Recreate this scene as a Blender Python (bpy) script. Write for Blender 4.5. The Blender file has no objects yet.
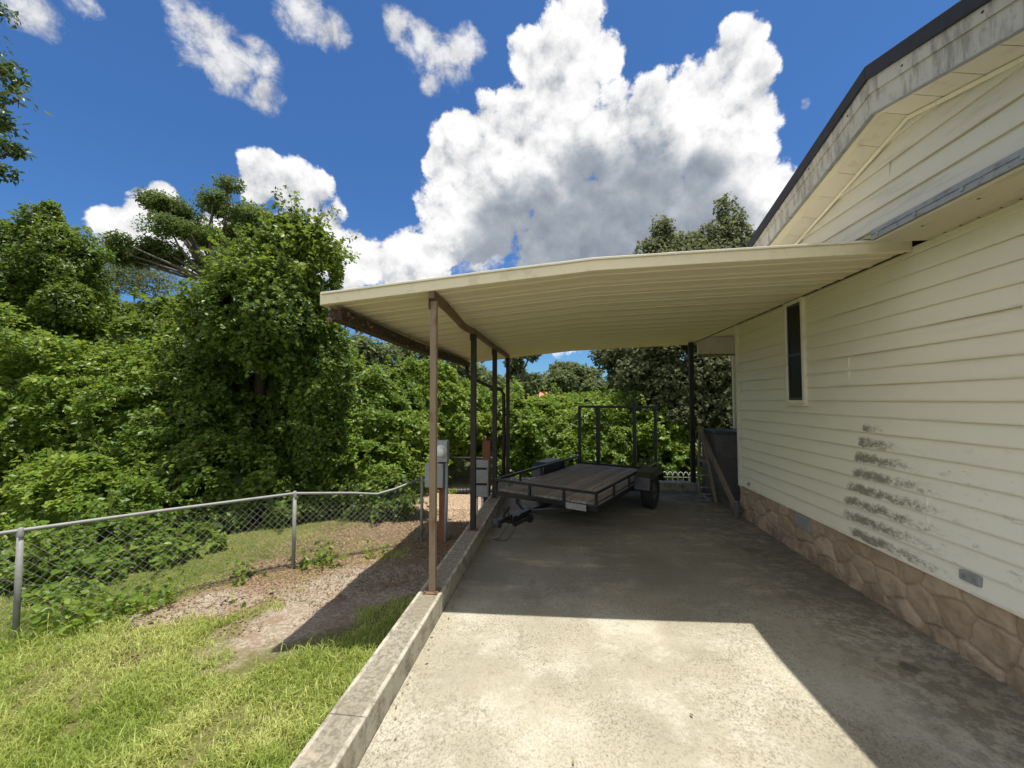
import bpy, bmesh, math, random
import numpy as np
from mathutils import Vector, Matrix

R = math.radians
random.seed(7)
rng = np.random.default_rng(11)
scene = bpy.context.scene
COL = scene.collection

# ------------------------------------------------------------------ camera
EYE = Vector((0.0, 0.0, 1.6))
FOC = 400.0 / 1024.0 * 36.0
yv = Vector((48.0, -16.0, 400.0)).normalized()            # world +Y seen from the camera (right, up, forward)
xv = Vector((1, 0, 0)); xv = (xv - yv * xv.dot(yv)).normalized()
zv = yv.cross(xv)
if zv.y < 0: zv = -zv
c2w = Matrix((xv, yv, zv))                                # camera (right, up, forward) -> world
cam_d = bpy.data.cameras.new('camera'); cam = bpy.data.objects.new('camera', cam_d); COL.objects.link(cam)
right, up, fwd = c2w @ Vector((1, 0, 0)), c2w @ Vector((0, 1, 0)), c2w @ Vector((0, 0, 1))
rot = Matrix((right, up, -fwd)).transposed()
cam.matrix_world = Matrix.Translation(EYE) @ rot.to_4x4()
cam_d.lens = FOC; cam_d.sensor_width = 36.0; cam_d.clip_start = 0.05; cam_d.clip_end = 3000
scene.camera = cam

def direction(px, py):
    return (c2w @ Vector(((px - 512) / 400.0, (384 - py) / 400.0, 1.0))).normalized()

def at(px, py, y):
    r = direction(px, py); return EYE + r * (y / r.y)

# ------------------------------------------------------------------ helpers
def tag(o, label=None, cat=None, group=None, kind=None):
    if label: o['label'] = label
    if cat: o['category'] = cat
    if group: o['group'] = group
    if kind: o['kind'] = kind
    return o

def thing(name, loc, label, cat, group=None, rz=0.0):
    o = bpy.data.objects.new(name, None); COL.objects.link(o)
    o.location = loc; o.rotation_euler = (0, 0, rz); o.empty_display_size = .2
    o['abs'] = list(loc)
    return tag(o, label, cat, group)

class MB:
    def __init__(s): s.v = []; s.f = []; s.m = []
    def add(s, vs, fs, mi=0):
        b = len(s.v); s.v.extend([tuple(p) for p in vs])
        for f in fs: s.f.append(tuple(i + b for i in f)); s.m.append(mi)
        return s
    def box(s, a, b, mi=0):
        x0, y0, z0 = a; x1, y1, z1 = b
        vs = [(x0,y0,z0),(x1,y0,z0),(x1,y1,z0),(x0,y1,z0),(x0,y0,z1),(x1,y0,z1),(x1,y1,z1),(x0,y1,z1)]
        return s.add(vs, [(0,3,2,1),(4,5,6,7),(0,1,5,4),(1,2,6,5),(2,3,7,6),(3,0,4,7)], mi)
    def bar(s, p, q, w, h, mi=0, upv=(0,0,1)):
        p, q = Vector(p), Vector(q); d = (q - p).normalized(); u = Vector(upv)
        if abs(d.dot(u)) > .98: u = Vector((0, 1, 0))
        r = d.cross(u).normalized(); u = r.cross(d).normalized(); vs = []
        for c in (p, q):
            for a, b in ((-1,-1),(1,-1),(1,1),(-1,1)): vs.append(c + r * (a * w / 2) + u * (b * h / 2))
        return s.add(vs, [(0,1,2,3),(7,6,5,4),(0,4,5,1),(1,5,6,2),(2,6,7,3),(3,7,4,0)], mi)
    def tube(s, pts, r, n=8, mi=0, cap=True):
        pts = [Vector(p) for p in pts]; k = len(pts)
        rs = r if isinstance(r, (list, tuple)) else [r] * k
        vs = []; fs = []; ref = None
        for i, p in enumerate(pts):
            d = (pts[min(i+1, k-1)] - pts[max(i-1, 0)]).normalized()
            if ref is None:
                ref = Vector((0,0,1)) if abs(d.z) < .9 else Vector((0,1,0))
            a = d.cross(ref).normalized(); b = a.cross(d).normalized(); ref = b
            for j in range(n):
                t = 2 * math.pi * j / n; vs.append(p + (a * math.cos(t) + b * math.sin(t)) * rs[i])
        for i in range(k - 1):
            for j in range(n):
                fs.append((i*n+j, i*n+(j+1) % n, (i+1)*n+(j+1) % n, (i+1)*n+j))
        if cap: fs.append(tuple(range(n-1, -1, -1))); fs.append(tuple((k-1)*n+j for j in range(n)))
        return s.add(vs, fs, mi)
    def ring(s, c, axis, prof, n=28, mi=0):               # lathe: prof = [(radius, offset along axis)]
        c = Vector(c); ax = Vector(axis).normalized()
        a = ax.cross(Vector((0,0,1)) if abs(ax.z) < .9 else Vector((1,0,0))).normalized(); b = ax.cross(a)
        vs = []; fs = []; k = len(prof)
        for r, o in prof:
            for j in range(n):
                t = 2*math.pi*j/n; vs.append(c + ax*o + (a*math.cos(t)+b*math.sin(t))*r)
        for i in range(k-1):
            for j in range(n): fs.append((i*n+j, i*n+(j+1)%n, (i+1)*n+(j+1)%n, (i+1)*n+j))
        return s.add(vs, fs, mi)
    def prism(s, poly, x0, x1, mi=0):                     # polygon in (y, z) extruded along x
        n = len(poly); vs = [(x0, y, z) for y, z in poly] + [(x1, y, z) for y, z in poly]
        fs = [tuple(range(n)), tuple(range(2*n-1, n-1, -1))] + [(i, i+n, (i+1) % n + n, (i+1) % n) for i in range(n)]
        return s.add(vs, fs, mi)
    def build(s, name, mats, parent=None, local=False, smooth=False, bevel=0):
        me = bpy.data.meshes.new(name)
        off = Vector((0,0,0))
        if parent is not None and not local:
            off = Vector(parent['abs']) if 'abs' in parent else Vector((0,0,0))
        me.from_pydata([tuple(Vector(v) - off) for v in s.v], [], s.f)
        for m in (mats if isinstance(mats, (list, tuple)) else [mats]): me.materials.append(m)
        me.polygons.foreach_set('material_index', s.m)
        bm = bmesh.new(); bm.from_mesh(me); bmesh.ops.recalc_face_normals(bm, faces=bm.faces); bm.to_mesh(me); bm.free()
        if smooth: me.polygons.foreach_set('use_smooth', [True] * len(me.polygons))
        o = bpy.data.objects.new(name, me); COL.objects.link(o)
        if parent is not None:
            o.parent = parent
            if 'abs' in parent: o['abs'] = list(parent['abs'])
        if bevel:
            b = o.modifiers.new('bevel', 'BEVEL'); b.width = bevel; b.segments = 2; b.limit_method = 'ANGLE'; b.angle_limit = R(40)
        return o

def np_mesh(name, V, F, mat, parent=None, rnd=None, smooth=False):
    """V (n,3) floats, F (m,k) ints, all faces with k corners."""
    off = np.array(list(parent['abs'])) if parent is not None and 'abs' in parent else np.zeros(3)
    me = bpy.data.meshes.new(name); n = len(V); m, k = F.shape
    me.vertices.add(n); me.vertices.foreach_set('co', (V - off).astype(np.float32).ravel())
    me.loops.add(m*k); me.loops.foreach_set('vertex_index', F.astype(np.int32).ravel())
    me.polygons.add(m); me.polygons.foreach_set('loop_start', np.arange(0, m*k, k, dtype=np.int32))
    me.polygons.foreach_set('loop_total', np.full(m, k, dtype=np.int32))
    if rnd is not None:
        a = me.attributes.new('rnd', 'FLOAT', 'POINT'); a.data.foreach_set('value', rnd.astype(np.float32))
    me.polygons.foreach_set('use_smooth', [smooth] * m)
    me.update(calc_edges=True); me.validate()
    me.materials.append(mat)
    o = bpy.data.objects.new(name, me); COL.objects.link(o)
    if parent is not None: o.parent = parent; o['abs'] = list(off)
    return o

def hash3(i, j, k, s):
    h = (i * 374761393 + j * 668265263 + k * 2147483647 % 1000003 * 97 + k * 1274126177 + s * 144269) & 0xffffffff
    h = ((h ^ (h >> 13)) * 1274126177) & 0xffffffff
    h = ((h ^ (h >> 16)) * 2246822519) & 0xffffffff
    return (h & 0xffff) / 65535.0
def vnoise(P, freq, seed=0):
    p = P * freq; i = np.floor(p).astype(np.int64); f = p - i; f = f*f*(3-2*f); out = 0
    for a in (0,1):
        for b in (0,1):
            for c in (0,1):
                w = np.where(a, f[:,0], 1-f[:,0]) * np.where(b, f[:,1], 1-f[:,1]) * np.where(c, f[:,2], 1-f[:,2])
                out = out + w * hash3(i[:,0]+a, i[:,1]+b, i[:,2]+c, seed)
    return out
def fbm(P, freq, seed=0, n=3):
    t = 0; a = .5; s = 0
    for q in range(n): t = t + a * vnoise(P, freq * 2**q, seed + q); s += a; a *= .5
    return t / s
def unit(V): return V / np.maximum(np.linalg.norm(V, axis=-1, keepdims=True), 1e-9)

# ------------------------------------------------------------------ materials
class NT:
    def __init__(s, m):
        m.use_nodes = True; s.t = m.node_tree; s.t.nodes.clear(); s.x = 0
    def n(s, typ, **kw):
        nd = s.t.nodes.new(typ); s.x += 40; nd.location = (s.x, 0)
        ins = kw.pop('i', {})
        for k, v in kw.items(): setattr(nd, k, v)
        for k, v in ins.items():
            if isinstance(v, bpy.types.NodeSocket): s.t.links.new(v, nd.inputs[k])
            else: nd.inputs[k].default_value = v
        return nd
    def math(s, op, a, b=0.0, clamp=False):
        return s.n('ShaderNodeMath', operation=op, use_clamp=clamp, i={0: a, 1: b}).outputs[0]
    def mix(s, fac, a, b, mode='MIX'):
        nd = s.n('ShaderNodeMix', data_type='RGBA', blend_type=mode)
        for idx, v in ((0, fac), (6, a), (7, b)):
            if isinstance(v, bpy.types.NodeSocket): s.t.links.new(v, nd.inputs[idx])
            else: nd.inputs[idx].default_value = v if idx == 0 else (*v[:3], 1)
        return nd.outputs[2]
    def noise(s, vec, scale, detail=4, rough=.55, dist=0.0, out=0):
        return s.n('ShaderNodeTexNoise', i={'Vector': vec, 'Scale': scale, 'Detail': detail, 'Roughness': rough, 'Distortion': dist}).outputs[out]
    def ss(s, v, lo, hi, a=0.0, b=1.0):
        return s.n('ShaderNodeMapRange', interpolation_type='SMOOTHSTEP', i={0: v, 1: lo, 2: hi, 3: a, 4: b}).outputs[0]
    def scale(s, vec, sc): return s.n('ShaderNodeVectorMath', operation='MULTIPLY', i={0: vec, 1: sc}).outputs[0]
    def pos(s): return s.n('ShaderNodeNewGeometry').outputs['Position']
    def sep(s, v): return s.n('ShaderNodeSeparateXYZ', i={0: v}).outputs
    def bump(s, h, strength=.3, dist=.01):
        return s.n('ShaderNodeBump', i={'Height': h, 'Strength': strength, 'Distance': dist}).outputs[0]
    def out(s, bsdf): s.n('ShaderNodeOutputMaterial', i={0: bsdf})
    def pbr(s, col, rough=.6, metal=0.0, normal=None, spec=.4):
        i = {'Base Color': col if isinstance(col, bpy.types.NodeSocket) else (*col[:3], 1), 'Roughness': rough, 'Metallic': metal, 'Specular IOR Level': spec}
        if normal is not None: i['Normal'] = normal
        nd = s.n('ShaderNodeBsdfPrincipled', i=i); return nd.outputs[0]

def simple(name, col, rough=.6, metal=0.0, var=.25, scale=6.0, dirt=None, dirt_amt=.5, bump=.1, spec=.4, stretch=(1,1,1)):
    m = bpy.data.materials.new(name); t = NT(m); p = t.scale(t.pos(), stretch)
    n = t.noise(p, scale, 6, .6)
    c = t.mix(n, tuple(x*(1-var) for x in col), tuple(min(1, x*(1+var)) for x in col))
    if dirt:
        d = t.ss(t.noise(p, scale*2.3, 8, .7), .52, .66, 0, dirt_amt); c = t.mix(d, c, dirt)
    fine = t.noise(p, scale*12, 4, .6)
    t.out(t.pbr(c, rough, metal, t.bump(fine, bump, .004), spec)); return m

def siding_mat(name, stained):
    m = bpy.data.materials.new(name); t = NT(m); P = t.pos(); x, y, z = t.sep(P)
    n = t.noise(t.scale(P, (1, .5, 1.5)), 1.6, 5, .6)
    c = t.mix(n, (.68, .645, .50), (.77, .74, .60))
    grime = t.ss(t.noise(t.scale(P, (1, .25, 3.0)), 3.2, 8, .65), .50, .75, 0, .35)
    c = t.mix(grime, c, (.54, .505, .40))
    # darker in patches along the lower edge of every lap
    lap = t.math('FRACT', t.math('DIVIDE', t.math('SUBTRACT', z, .447), .1275))
    edge = t.ss(lap, .0, .16, 1, 0)
    c = t.mix(t.math('MULTIPLY', edge, t.ss(t.noise(t.scale(P, (1,.6,1)), 5, 6, .7), .4, .7, 0, .3)), c, (.30, .27, .20))
    # slab's bounce light painted in: paler low on the near half
    bounce = t.math('MULTIPLY', t.ss(y, 4.3, 2.6), t.ss(z, 1.7, .9))
    c = t.mix(t.math('MULTIPLY', bounce, .5), c, (.80, .795, .73))
    if stained:
        # mildew: each lap starts a little farther on the far side and trails off to the near side, more towards the ground
        row = t.math('FLOOR', t.math('DIVIDE', t.math('SUBTRACT', z, .447), .1275))
        rowj = t.math('MULTIPLY', t.n('ShaderNodeTexWhiteNoise', noise_dimensions='1D', i={'W': t.math('ADD', row, 4.3)}).outputs[0], .07)
        far = t.math('ADD', t.math('SUBTRACT', 3.90, t.math('MULTIPLY', row, .044)), rowj)
        far = t.math('SUBTRACT', far, t.math('MULTIPLY', t.math('LESS_THAN', row, .5), .15))
        length = t.math('MAXIMUM', t.math('MINIMUM', t.math('SUBTRACT', 1.62, t.math('MULTIPLY', row, .20)), .95), .16)
        u = t.math('DIVIDE', t.math('SUBTRACT', far, y), length)          # 0 at the far end, 1 where it fades out
        w = t.math('MULTIPLY', t.ss(u, -.03, .09), t.ss(u, .10, 1.35, 1, 0))
        lapn = t.math('ADD', lap, t.math('MULTIPLY', t.math('SUBTRACT', t.noise(t.scale(P, (1, .8, .3)), 9, 4, .6), .5), .55))
        band = t.math('MULTIPLY', t.ss(lapn, -.06, .16), t.ss(lapn, .34, .82, 1, 0))
        w = t.math('MULTIPLY', t.math('MULTIPLY', w, band), t.ss(z, 1.47, 1.34)); w = t.math('MULTIPLY', w, t.ss(t.noise(t.scale(P, (1, 1, 1.4)), 6.5, 4, .6), .34, .56, .62, 1.1))
        nz = t.noise(t.scale(P, (1, .70, 1.25)), 38, 10, .86)
        spot = t.ss(t.math('ADD', nz, t.math('MULTIPLY', w, .22)), .51, .73)
        spot = t.math('MULTIPLY', spot, t.ss(w, .02, .45))
        c = t.mix(t.math('MULTIPLY', spot, .80), c, (.115, .096, .064))
        # scattered faint grey mildew beyond
        w2 = t.math('MULTIPLY', t.math('MULTIPLY', t.ss(y, 3.5, 2.9), t.ss(y, 1.9, 2.4)), t.ss(z, 1.5, 1.1))
        s2 = t.math('MULTIPLY', t.ss(t.noise(t.scale(P, (1, .6, 1.6)), 18, 9, .80), .55, .67), w2)
        c = t.mix(t.math('MULTIPLY', s2, .50), c, (.27, .25, .20))
    fine = t.noise(t.scale(P, (1, .3, 3)), 60, 3, .6)
    big = t.noise(t.scale(P, (1, .6, .4)), 2.0, 2, .5)
    h = t.math('ADD', t.math('MULTIPLY', fine, .12), big)
    t.out(t.pbr(c, .45, 0, t.bump(h, .25, .012), .35)); return m

def concrete_mat():
    m = bpy.data.materials.new('stained_concrete'); t = NT(m); P = t.pos(); x, y, z = t.sep(P)
    warp = t.noise(P, 1.1, 3, .5)
    big = t.noise(P, .9, 6, .6)
    c = t.mix(t.ss(big, .3, .7), (.265, .240, .178), (.385, .352, .266))
    c = t.mix(t.ss(t.noise(P, 1.9, 7, .70), .46, .62, 0, .75), c, (.42, .395, .32))           # worn pale patches
    c = t.mix(t.ss(t.noise(P, 1.7, 4, .6, .5), .55, .72, 0, .5), c, (.32, .275, .185))       # ochre stains
    # dark algae flecks, drawn out along the broom strokes
    area = t.ss(t.noise(P, 1.35, 5, .6), .38, .62)
    fl = t.noise(t.scale(P, (1.0, .72, 1)), 82, 9, .84, .35)
    fleck = t.math('MULTIPLY', t.ss(fl, .49, .58), t.math('ADD', .22, t.math('MULTIPLY', area, .60)))
    c = t.mix(fleck, c, (.105, .088, .060))
    fl2 = t.noise(t.scale(P, (.95, 1.15, 1)), 27, 9, .84, .3)
    c = t.mix(t.math('MULTIPLY', t.ss(fl2, .52, .64), t.ss(t.noise(P, 2.1, 4, .6), .38, .60, .24, .78)), c, (.145, .125, .085))
    strk = t.noise(t.scale(P, (6, .35, 1)), 5, 6, .7)
    c = t.mix(t.math('MULTIPLY', t.ss(strk, .60, .72), .35), c, (.165, .142, .097))
    fl3 = t.ss(t.noise(P, 120, 3, .7), .56, .70, 0, .45)
    c = t.mix(fl3, c, (.14, .12, .088))
    # under the roof the colour deepens the shade, over damp algae and rubbed-through scuffs
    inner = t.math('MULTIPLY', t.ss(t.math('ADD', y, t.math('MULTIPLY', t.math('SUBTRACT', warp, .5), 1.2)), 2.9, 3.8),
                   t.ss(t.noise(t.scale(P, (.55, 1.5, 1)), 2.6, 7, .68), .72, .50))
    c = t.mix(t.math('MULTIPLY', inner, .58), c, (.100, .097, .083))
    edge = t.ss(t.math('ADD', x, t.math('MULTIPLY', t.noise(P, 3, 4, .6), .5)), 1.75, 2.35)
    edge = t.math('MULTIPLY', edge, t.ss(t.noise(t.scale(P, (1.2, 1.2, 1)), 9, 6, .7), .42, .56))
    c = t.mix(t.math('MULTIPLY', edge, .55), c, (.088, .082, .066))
    # an oil spot near the skirting
    def spot(c, cx, cy, r, k):
        d = t.n('ShaderNodeVectorMath', operation='DISTANCE', i={0: P, 1: (cx, cy, 0)}).outputs['Value']
        d = t.math('ADD', d, t.math('MULTIPLY', t.math('SUBTRACT', t.noise(P, 14, 3, .6), .5), .08))
        return t.mix(t.ss(d, r, r*.6, 0, k), c, (.07, .065, .055))
    c = spot(c, 2.06, 2.72, .065, .8); c = spot(c, 2.05, 4.62, .11, .5); c = spot(c, .55, 1.55, .03, .5)
    rub = t.math('MULTIPLY', t.ss(t.noise(t.scale(P, (.45, 2.2, 1)), 7, 8, .7), .60, .70), t.ss(y, 2.6, 3.2))
    c = t.mix(t.math('MULTIPLY', rub, t.ss(y, 6.5, 4.2, 0, .55)), c, (.34, .315, .25))
    wp = t.n('ShaderNodeVectorMath', operation='ADD', i={0: P, 1: t.scale(t.n('ShaderNodeTexNoise', i={'Vector': P, 'Scale': 3.0, 'Detail': 5.0}).outputs['Color'], (.35, .35, 0))}).outputs[0]
    ck = t.n('ShaderNodeTexVoronoi', feature='DISTANCE_TO_EDGE', i={'Vector': t.scale(wp, (1, 1, 0)), 'Scale': .62}).outputs['Distance']
    c = t.mix(t.math('MULTIPLY', t.ss(ck, .0065, .0015), t.ss(t.noise(P, 1.3, 3, .5), .50, .60, 0, .28)), c, (.08, .07, .05))
    h = t.math('ADD', t.math('MULTIPLY', fl, .6), t.noise(P, 120, 3, .6))
    t.out(t.pbr(c, t.ss(big, .3, .7, .62, .85), 0, t.bump(h, .35, .006), .3)); return m

def kerb_mat():
    m = bpy.data.materials.new('weathered_block'); t = NT(m); P = t.pos()
    c = t.mix(t.noise(P, 3, 6, .6), (.20, .182, .138), (.35, .325, .255))
    d = t.ss(t.noise(P, 34, 10, .84), .44, .57, 0, .85); c = t.mix(d, c, (.115, .10, .075)); c = t.mix(t.ss(t.noise(P, 2.2, 5, .65), .40, .62, 0, .55), c, (.17, .145, .10))
    c = t.mix(t.ss(t.noise(P, 5, 5, .6), .58, .72, 0, .6), c, (.36, .30, .21))
    x, y, z = t.sep(P); ed = t.math('ABSOLUTE', t.math('ADD', x, .978)); rim = t.math('MULTIPLY', t.ss(ed, .062, .074), t.ss(t.noise(P, 8, 6, .7), .36, .56)); c = t.mix(t.math('MULTIPLY', rim, .6), c, (.47, .44, .355))
    h = t.noise(P, 70, 5, .7)
    t.out(t.pbr(c, .9, 0, t.bump(h, .5, .006), .2)); return m

def ground_mat():
    m = bpy.data.materials.new('yard_soil'); t = NT(m); P = t.pos(); x, y, z = t.sep(P)
    w = t.math('ADD', t.math('MULTIPLY', t.math('SUBTRACT', t.noise(P, 2.2, 6, .65), .5), 1.3), t.math('MULTIPLY', t.math('SUBTRACT', t.noise(P, 14, 6, .75), .5), .9))
    n = t.noise(P, 5, 8, .7)
    c = t.mix(n, (.055, .062, .018), (.15, .155, .045))                       # soil and thatch between the blades
    lane = t.mix(t.ss(t.noise(P, 26, 6, .75), .42, .6), (.17, .115, .072), (.46, .345, .24))
    c = t.mix(t.ss(t.noise(P, 48, 7, .8), .50, .62, 0, .8), c, (.27, .225, .105)); c = t.mix(t.ss(t.noise(P, 65, 6, .8), .55, .65, 0, .7), c, (.05, .045, .02))
    litter = t.mix(t.ss(t.noise(P, 38, 6, .75), .42, .6), (.10, .065, .038), (.30, .215, .135))
    sand = t.mix(t.ss(t.noise(P, 34, 8, .75), .42, .60), (.20, .16, .115), (.35, .295, .225))
    sand = t.mix(t.ss(t.noise(P, 4, 5, .6), .5, .68, 0, .75), sand, (.21, .135, .09))
    def blob(cx, cy, rx, ry, a, soft=.35):
        v = t.n('ShaderNodeVectorMath', operation='SUBTRACT', i={0: P, 1: (cx, cy, 0)}).outputs[0]
        v = t.n('ShaderNodeVectorRotate', rotation_type='Z_AXIS', i={'Vector': v, 'Angle': -a}).outputs[0]
        v = t.scale(v, (1/rx, 1/ry, 0)); d = t.n('ShaderNodeVectorMath', operation='LENGTH', i={0: v}).outputs['Value']
        return t.ss(t.math('ADD', d, w), 1.0+soft, 1.0-soft)
    lit = t.math('MAXIMUM', blob(-2.75, 4.45, 1.3, .65, R(50)), blob(-2.0, 7.2, 1.5, 2.6, R(10)))
    lit = t.math('MAXIMUM', lit, t.math('MAXIMUM', blob(-1.5, 5.2, .6, 1.3, R(8)), blob(-3.1, 5.2, .8, 1.0, R(-38))))
    c = t.mix(lit, c, litter)
    snd = t.math('MAXIMUM', blob(-2.15, 3.95, .62, 1.15, R(-28), .25), blob(-3.35, 3.6, .28, .6, R(-50), .3))
    c = t.mix(snd, c, sand)
    c = t.mix(blob(-2.5, 9.8, 1.3, 2.2, R(15)), c, lane)
    far = t.ss(y, 12, 15); c = t.mix(far, c, (.06, .07, .025))
    h = t.noise(P, 60, 6, .75)
    t.out(t.pbr(c, .95, 0, t.bump(h, .7, .015), .1)); return m

def leaf_mat(name, dark, mid, light, trans=.32, rough=.42, spec=.35):
    m = bpy.data.materials.new(name); t = NT(m)
    a = t.n('ShaderNodeAttribute', attribute_name='rnd').outputs['Fac']
    cr = t.n('ShaderNodeValToRGB', i={0: a}); e = cr.color_ramp.elements
    e[0].position = 0; e[0].color = (*dark, 1); e[1].position = 1; e[1].color = (*light, 1)
    k = cr.color_ramp.elements.new(.5); k.color = (*mid, 1)
    c = cr.outputs[0]
    big = t.noise(t.pos(), .9, 3, .5)
    c = t.mix(t.ss(big, .35, .65, 0, .35), c, mid)
    b = t.pbr(c, rough, 0, None, spec)
    tc = t.mix(1.0, c, (1.0, 1.0, .45), 'MULTIPLY')
    tr = t.n('ShaderNodeBsdfTranslucent', i={'Color': t.mix(.5, tc, tuple(min(1, q*1.7) for q in light))}).outputs[0]
    t.out(t.n('ShaderNodeMixShader', i={0: trans, 1: b, 2: tr}).outputs[0]); return m

def bark_mat(name, a, b):
    m = bpy.data.materials.new(name); t = NT(m); P = t.scale(t.pos(), (1, 1, .25)); n = t.noise(P, 14, 8, .7)
    t.out(t.pbr(t.mix(n, a, b), .9, 0, t.bump(n, .8, .03), .15)); return m

def stone_mat():
    m = bpy.data.materials.new('stone_skirting'); t = NT(m); P = t.pos()
    a = t.n('ShaderNodeAttribute', attribute_name='rnd').outputs['Fac']
    c = t.mix(a, (.33, .245, .165), (.44, .34, .24))
    c = t.mix(t.ss(t.noise(P, 9, 8, .7), .45, .7, 0, .55), c, (.215, .15, .10))
    low = t.math('MULTIPLY', t.ss(t.sep(P)[2], .26, .02), t.ss(t.noise(P, 5, 6, .7), .38, .6))
    c = t.mix(t.math('MULTIPLY', low, .65), c, (.13, .10, .075))       # darker in blotches towards the slab
    t.out(t.pbr(c, .8, 0, t.bump(t.noise(P, 35, 7, .7), .5, .012), .25)); return m

def fascia_mat():
    m = bpy.data.materials.new('weathered_fascia'); t = NT(m); P = t.pos()
    c = t.mix(t.noise(P, 2.5, 6, .6), (.31, .30, .265), (.47, .455, .405))
    st = t.ss(t.noise(t.scale(P, (1, 2.2, .45)), 7, 8, .68), .44, .62, 0, .75)
    c = t.mix(st, c, (.17, .165, .15))
    c = t.mix(t.ss(t.noise(P, 18, 6, .7), .58, .68, 0, .5), c, (.16, .15, .14))
    t.out(t.pbr(c, .7, 0, t.bump(t.noise(P, 40, 4, .6), .2, .004), .3)); return m

def ribbed_mat():
    m = bpy.data.materials.new('cream_roof_pan'); t = NT(m); P = t.pos()
    c = t.mix(t.noise(t.scale(P, (.5, 2, 1)), 2.5, 5, .6), (.68, .60, .43), (.77, .69, .52))
    c = t.mix(t.ss(t.noise(t.scale(P, (.35, 3.5, 1)), 4, 7, .65), .52, .7, 0, .4), c, (.56, .50, .37))
    t.out(t.pbr(c, .42, 0, t.bump(t.noise(P, 30, 3, .5), .08, .003), .4)); return m

def plank_mat():
    m = bpy.data.materials.new('weathered_planks'); t = NT(m)
    P = t.n('ShaderNodeTexCoord').outputs['Object']; x, y, z = t.sep(P)
    b = t.math('FLOOR', t.math('DIVIDE', x, .142))
    r = t.n('ShaderNodeTexWhiteNoise', noise_dimensions='1D', i={'W': b}).outputs[0]
    g = t.noise(t.scale(P, (14, 1, 1)), 4, 8, .65)
    c = t.mix(r, (.20, .175, .145), (.36, .32, .27)); c = t.mix(t.ss(g, .35, .7, 0, .7), c, (.115, .098, .08))
    c = t.mix(t.ss(t.noise(P, 3, 5, .6), .55, .7, 0, .5), c, (.30, .27, .23))
    t.out(t.pbr(c, .85, 0, t.bump(g, .4, .005), .2)); return m

M = {}
M['siding'] = siding_mat('cream_siding_mildewed', True)
M['siding_clean'] = siding_mat('cream_siding', False)
M['siding_gable'] = simple('greyed_cream_siding', (.56, .535, .45), .5, 0, .08, 2.5, (.40, .37, .30), .5, .05, stretch=(1, .35, 2.5))
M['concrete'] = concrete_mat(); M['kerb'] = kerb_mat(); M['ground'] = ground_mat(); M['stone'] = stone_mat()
M['fascia'] = fascia_mat(); M['pan'] = ribbed_mat(); M['planks'] = plank_mat()
M['soffit'] = simple('cream_soffit', (.62, .59, .51), .5, 0, .10, 3, (.45, .40, .29), .45, .05)
M['cream_trim'] = simple('cream_trim', (.72, .68, .56), .45, 0, .10, 4, (.48, .43, .32), .4, .05)
M['roof_edge'] = simple('cream_roof_edge', (.74, .65, .46), .4, 0, .08, 3, (.50, .43, .28), .5, .05)
M['soffit_tan'] = simple('stained_tan_soffit', (.56, .50, .37), .6, 0, .12, 4, (.36, .29, .19), .6, .05, stretch=(1, .25, 1))
M['shingle'] = simple('dark_shingle', (.022, .024, .032), .85, 0, .4, 20, None, 0, .5)
M['grey_flash'] = simple('grey_flashing', (.29, .30, .305), .5, .2, .35, 9, (.12, .12, .12), .6, .1)
M['rust_post'] = simple('brown_rusty_paint', (.15, .095, .06), .6, .1, .35, 9, (.26, .10, .035), .7, .25, stretch=(1,1,.3))
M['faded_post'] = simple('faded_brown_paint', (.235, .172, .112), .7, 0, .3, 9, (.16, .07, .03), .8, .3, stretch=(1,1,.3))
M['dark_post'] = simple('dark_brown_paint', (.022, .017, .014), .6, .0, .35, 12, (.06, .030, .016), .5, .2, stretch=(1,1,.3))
M['gutter'] = simple('rusty_gutter', (.050, .031, .024), .75, .1, .5, 8, (.18, .09, .05), .7, .3)
M['black_steel'] = simple('black_steel', (.014, .014, .015), .34, .2, .4, 10, (.045, .03, .022), .25, .15, .5)
M['tyre'] = simple('tyre_rubber', (.02, .02, .02), .85, 0, .3, 14, (.07, .065, .055), .4, .2)
M['rim'] = simple('dull_rim', (.10, .10, .10), .5, .5, .4, 14, (.10, .05, .03), .6, .2)
M['galv'] = simple('galvanised_steel', (.24, .24, .225), .65, .2, .25, 12, (.17, .16, .15), .5, .15)
M['wire'] = simple('galvanised_wire', (.20, .20, .19), .6, .3, .3, 12, (.15, .12, .10), .5, .1)
M['meter_grey'] = simple('meter_grey_paint', (.34, .36, .37), .5, .1, .15, 8, (.20, .20, .19), .4, .1)
M['panel_grey'] = simple('panel_grey_paint', (.31, .32, .31), .5, .1, .15, 8, (.17, .17, .16), .4, .1)
M['pvc'] = simple('white_pvc', (.75, .75, .72), .4, 0, .08, 8, (.5, .46, .4), .4, .05)
M['old_wood'] = simple('weathered_wood', (.20, .155, .115), .9, 0, .35, 10, (.08, .06, .045), .7, .4, stretch=(1,1,.2))
M['rust_wood'] = simple('red_brown_wood', (.20, .085, .045), .9, 0, .35, 10, (.08, .05, .03), .7, .4, stretch=(1,1,.2))
M['grey_board'] = simple('grey_board', (.12, .115, .108), .75, 0, .25, 6, (.06, .055, .05), .6, .2)
M['dark_top'] = simple('dark_box_top', (.05, .055, .065), .45, 0, .3, 6, (.10, .10, .10), .4, .1)
M['white_wire'] = simple('white_coated_wire', (.50, .50, .46), .5, 0, .1, 8, (.45, .42, .36), .5, .05)
M['black_plastic'] = simple('black_corrugated_plastic', (.025, .025, .028), .5, 0, .3, 10, (.12, .11, .10), .5, .1)
M['plate'] = simple('aged_white_plate', (.24, .24, .23), .6, 0, .4, 45, (.07, .07, .07), .9, .05)
M['dark_hole'] = simple('dark_hole', (.02, .018, .015), .9, 0, .2, 10)
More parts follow.
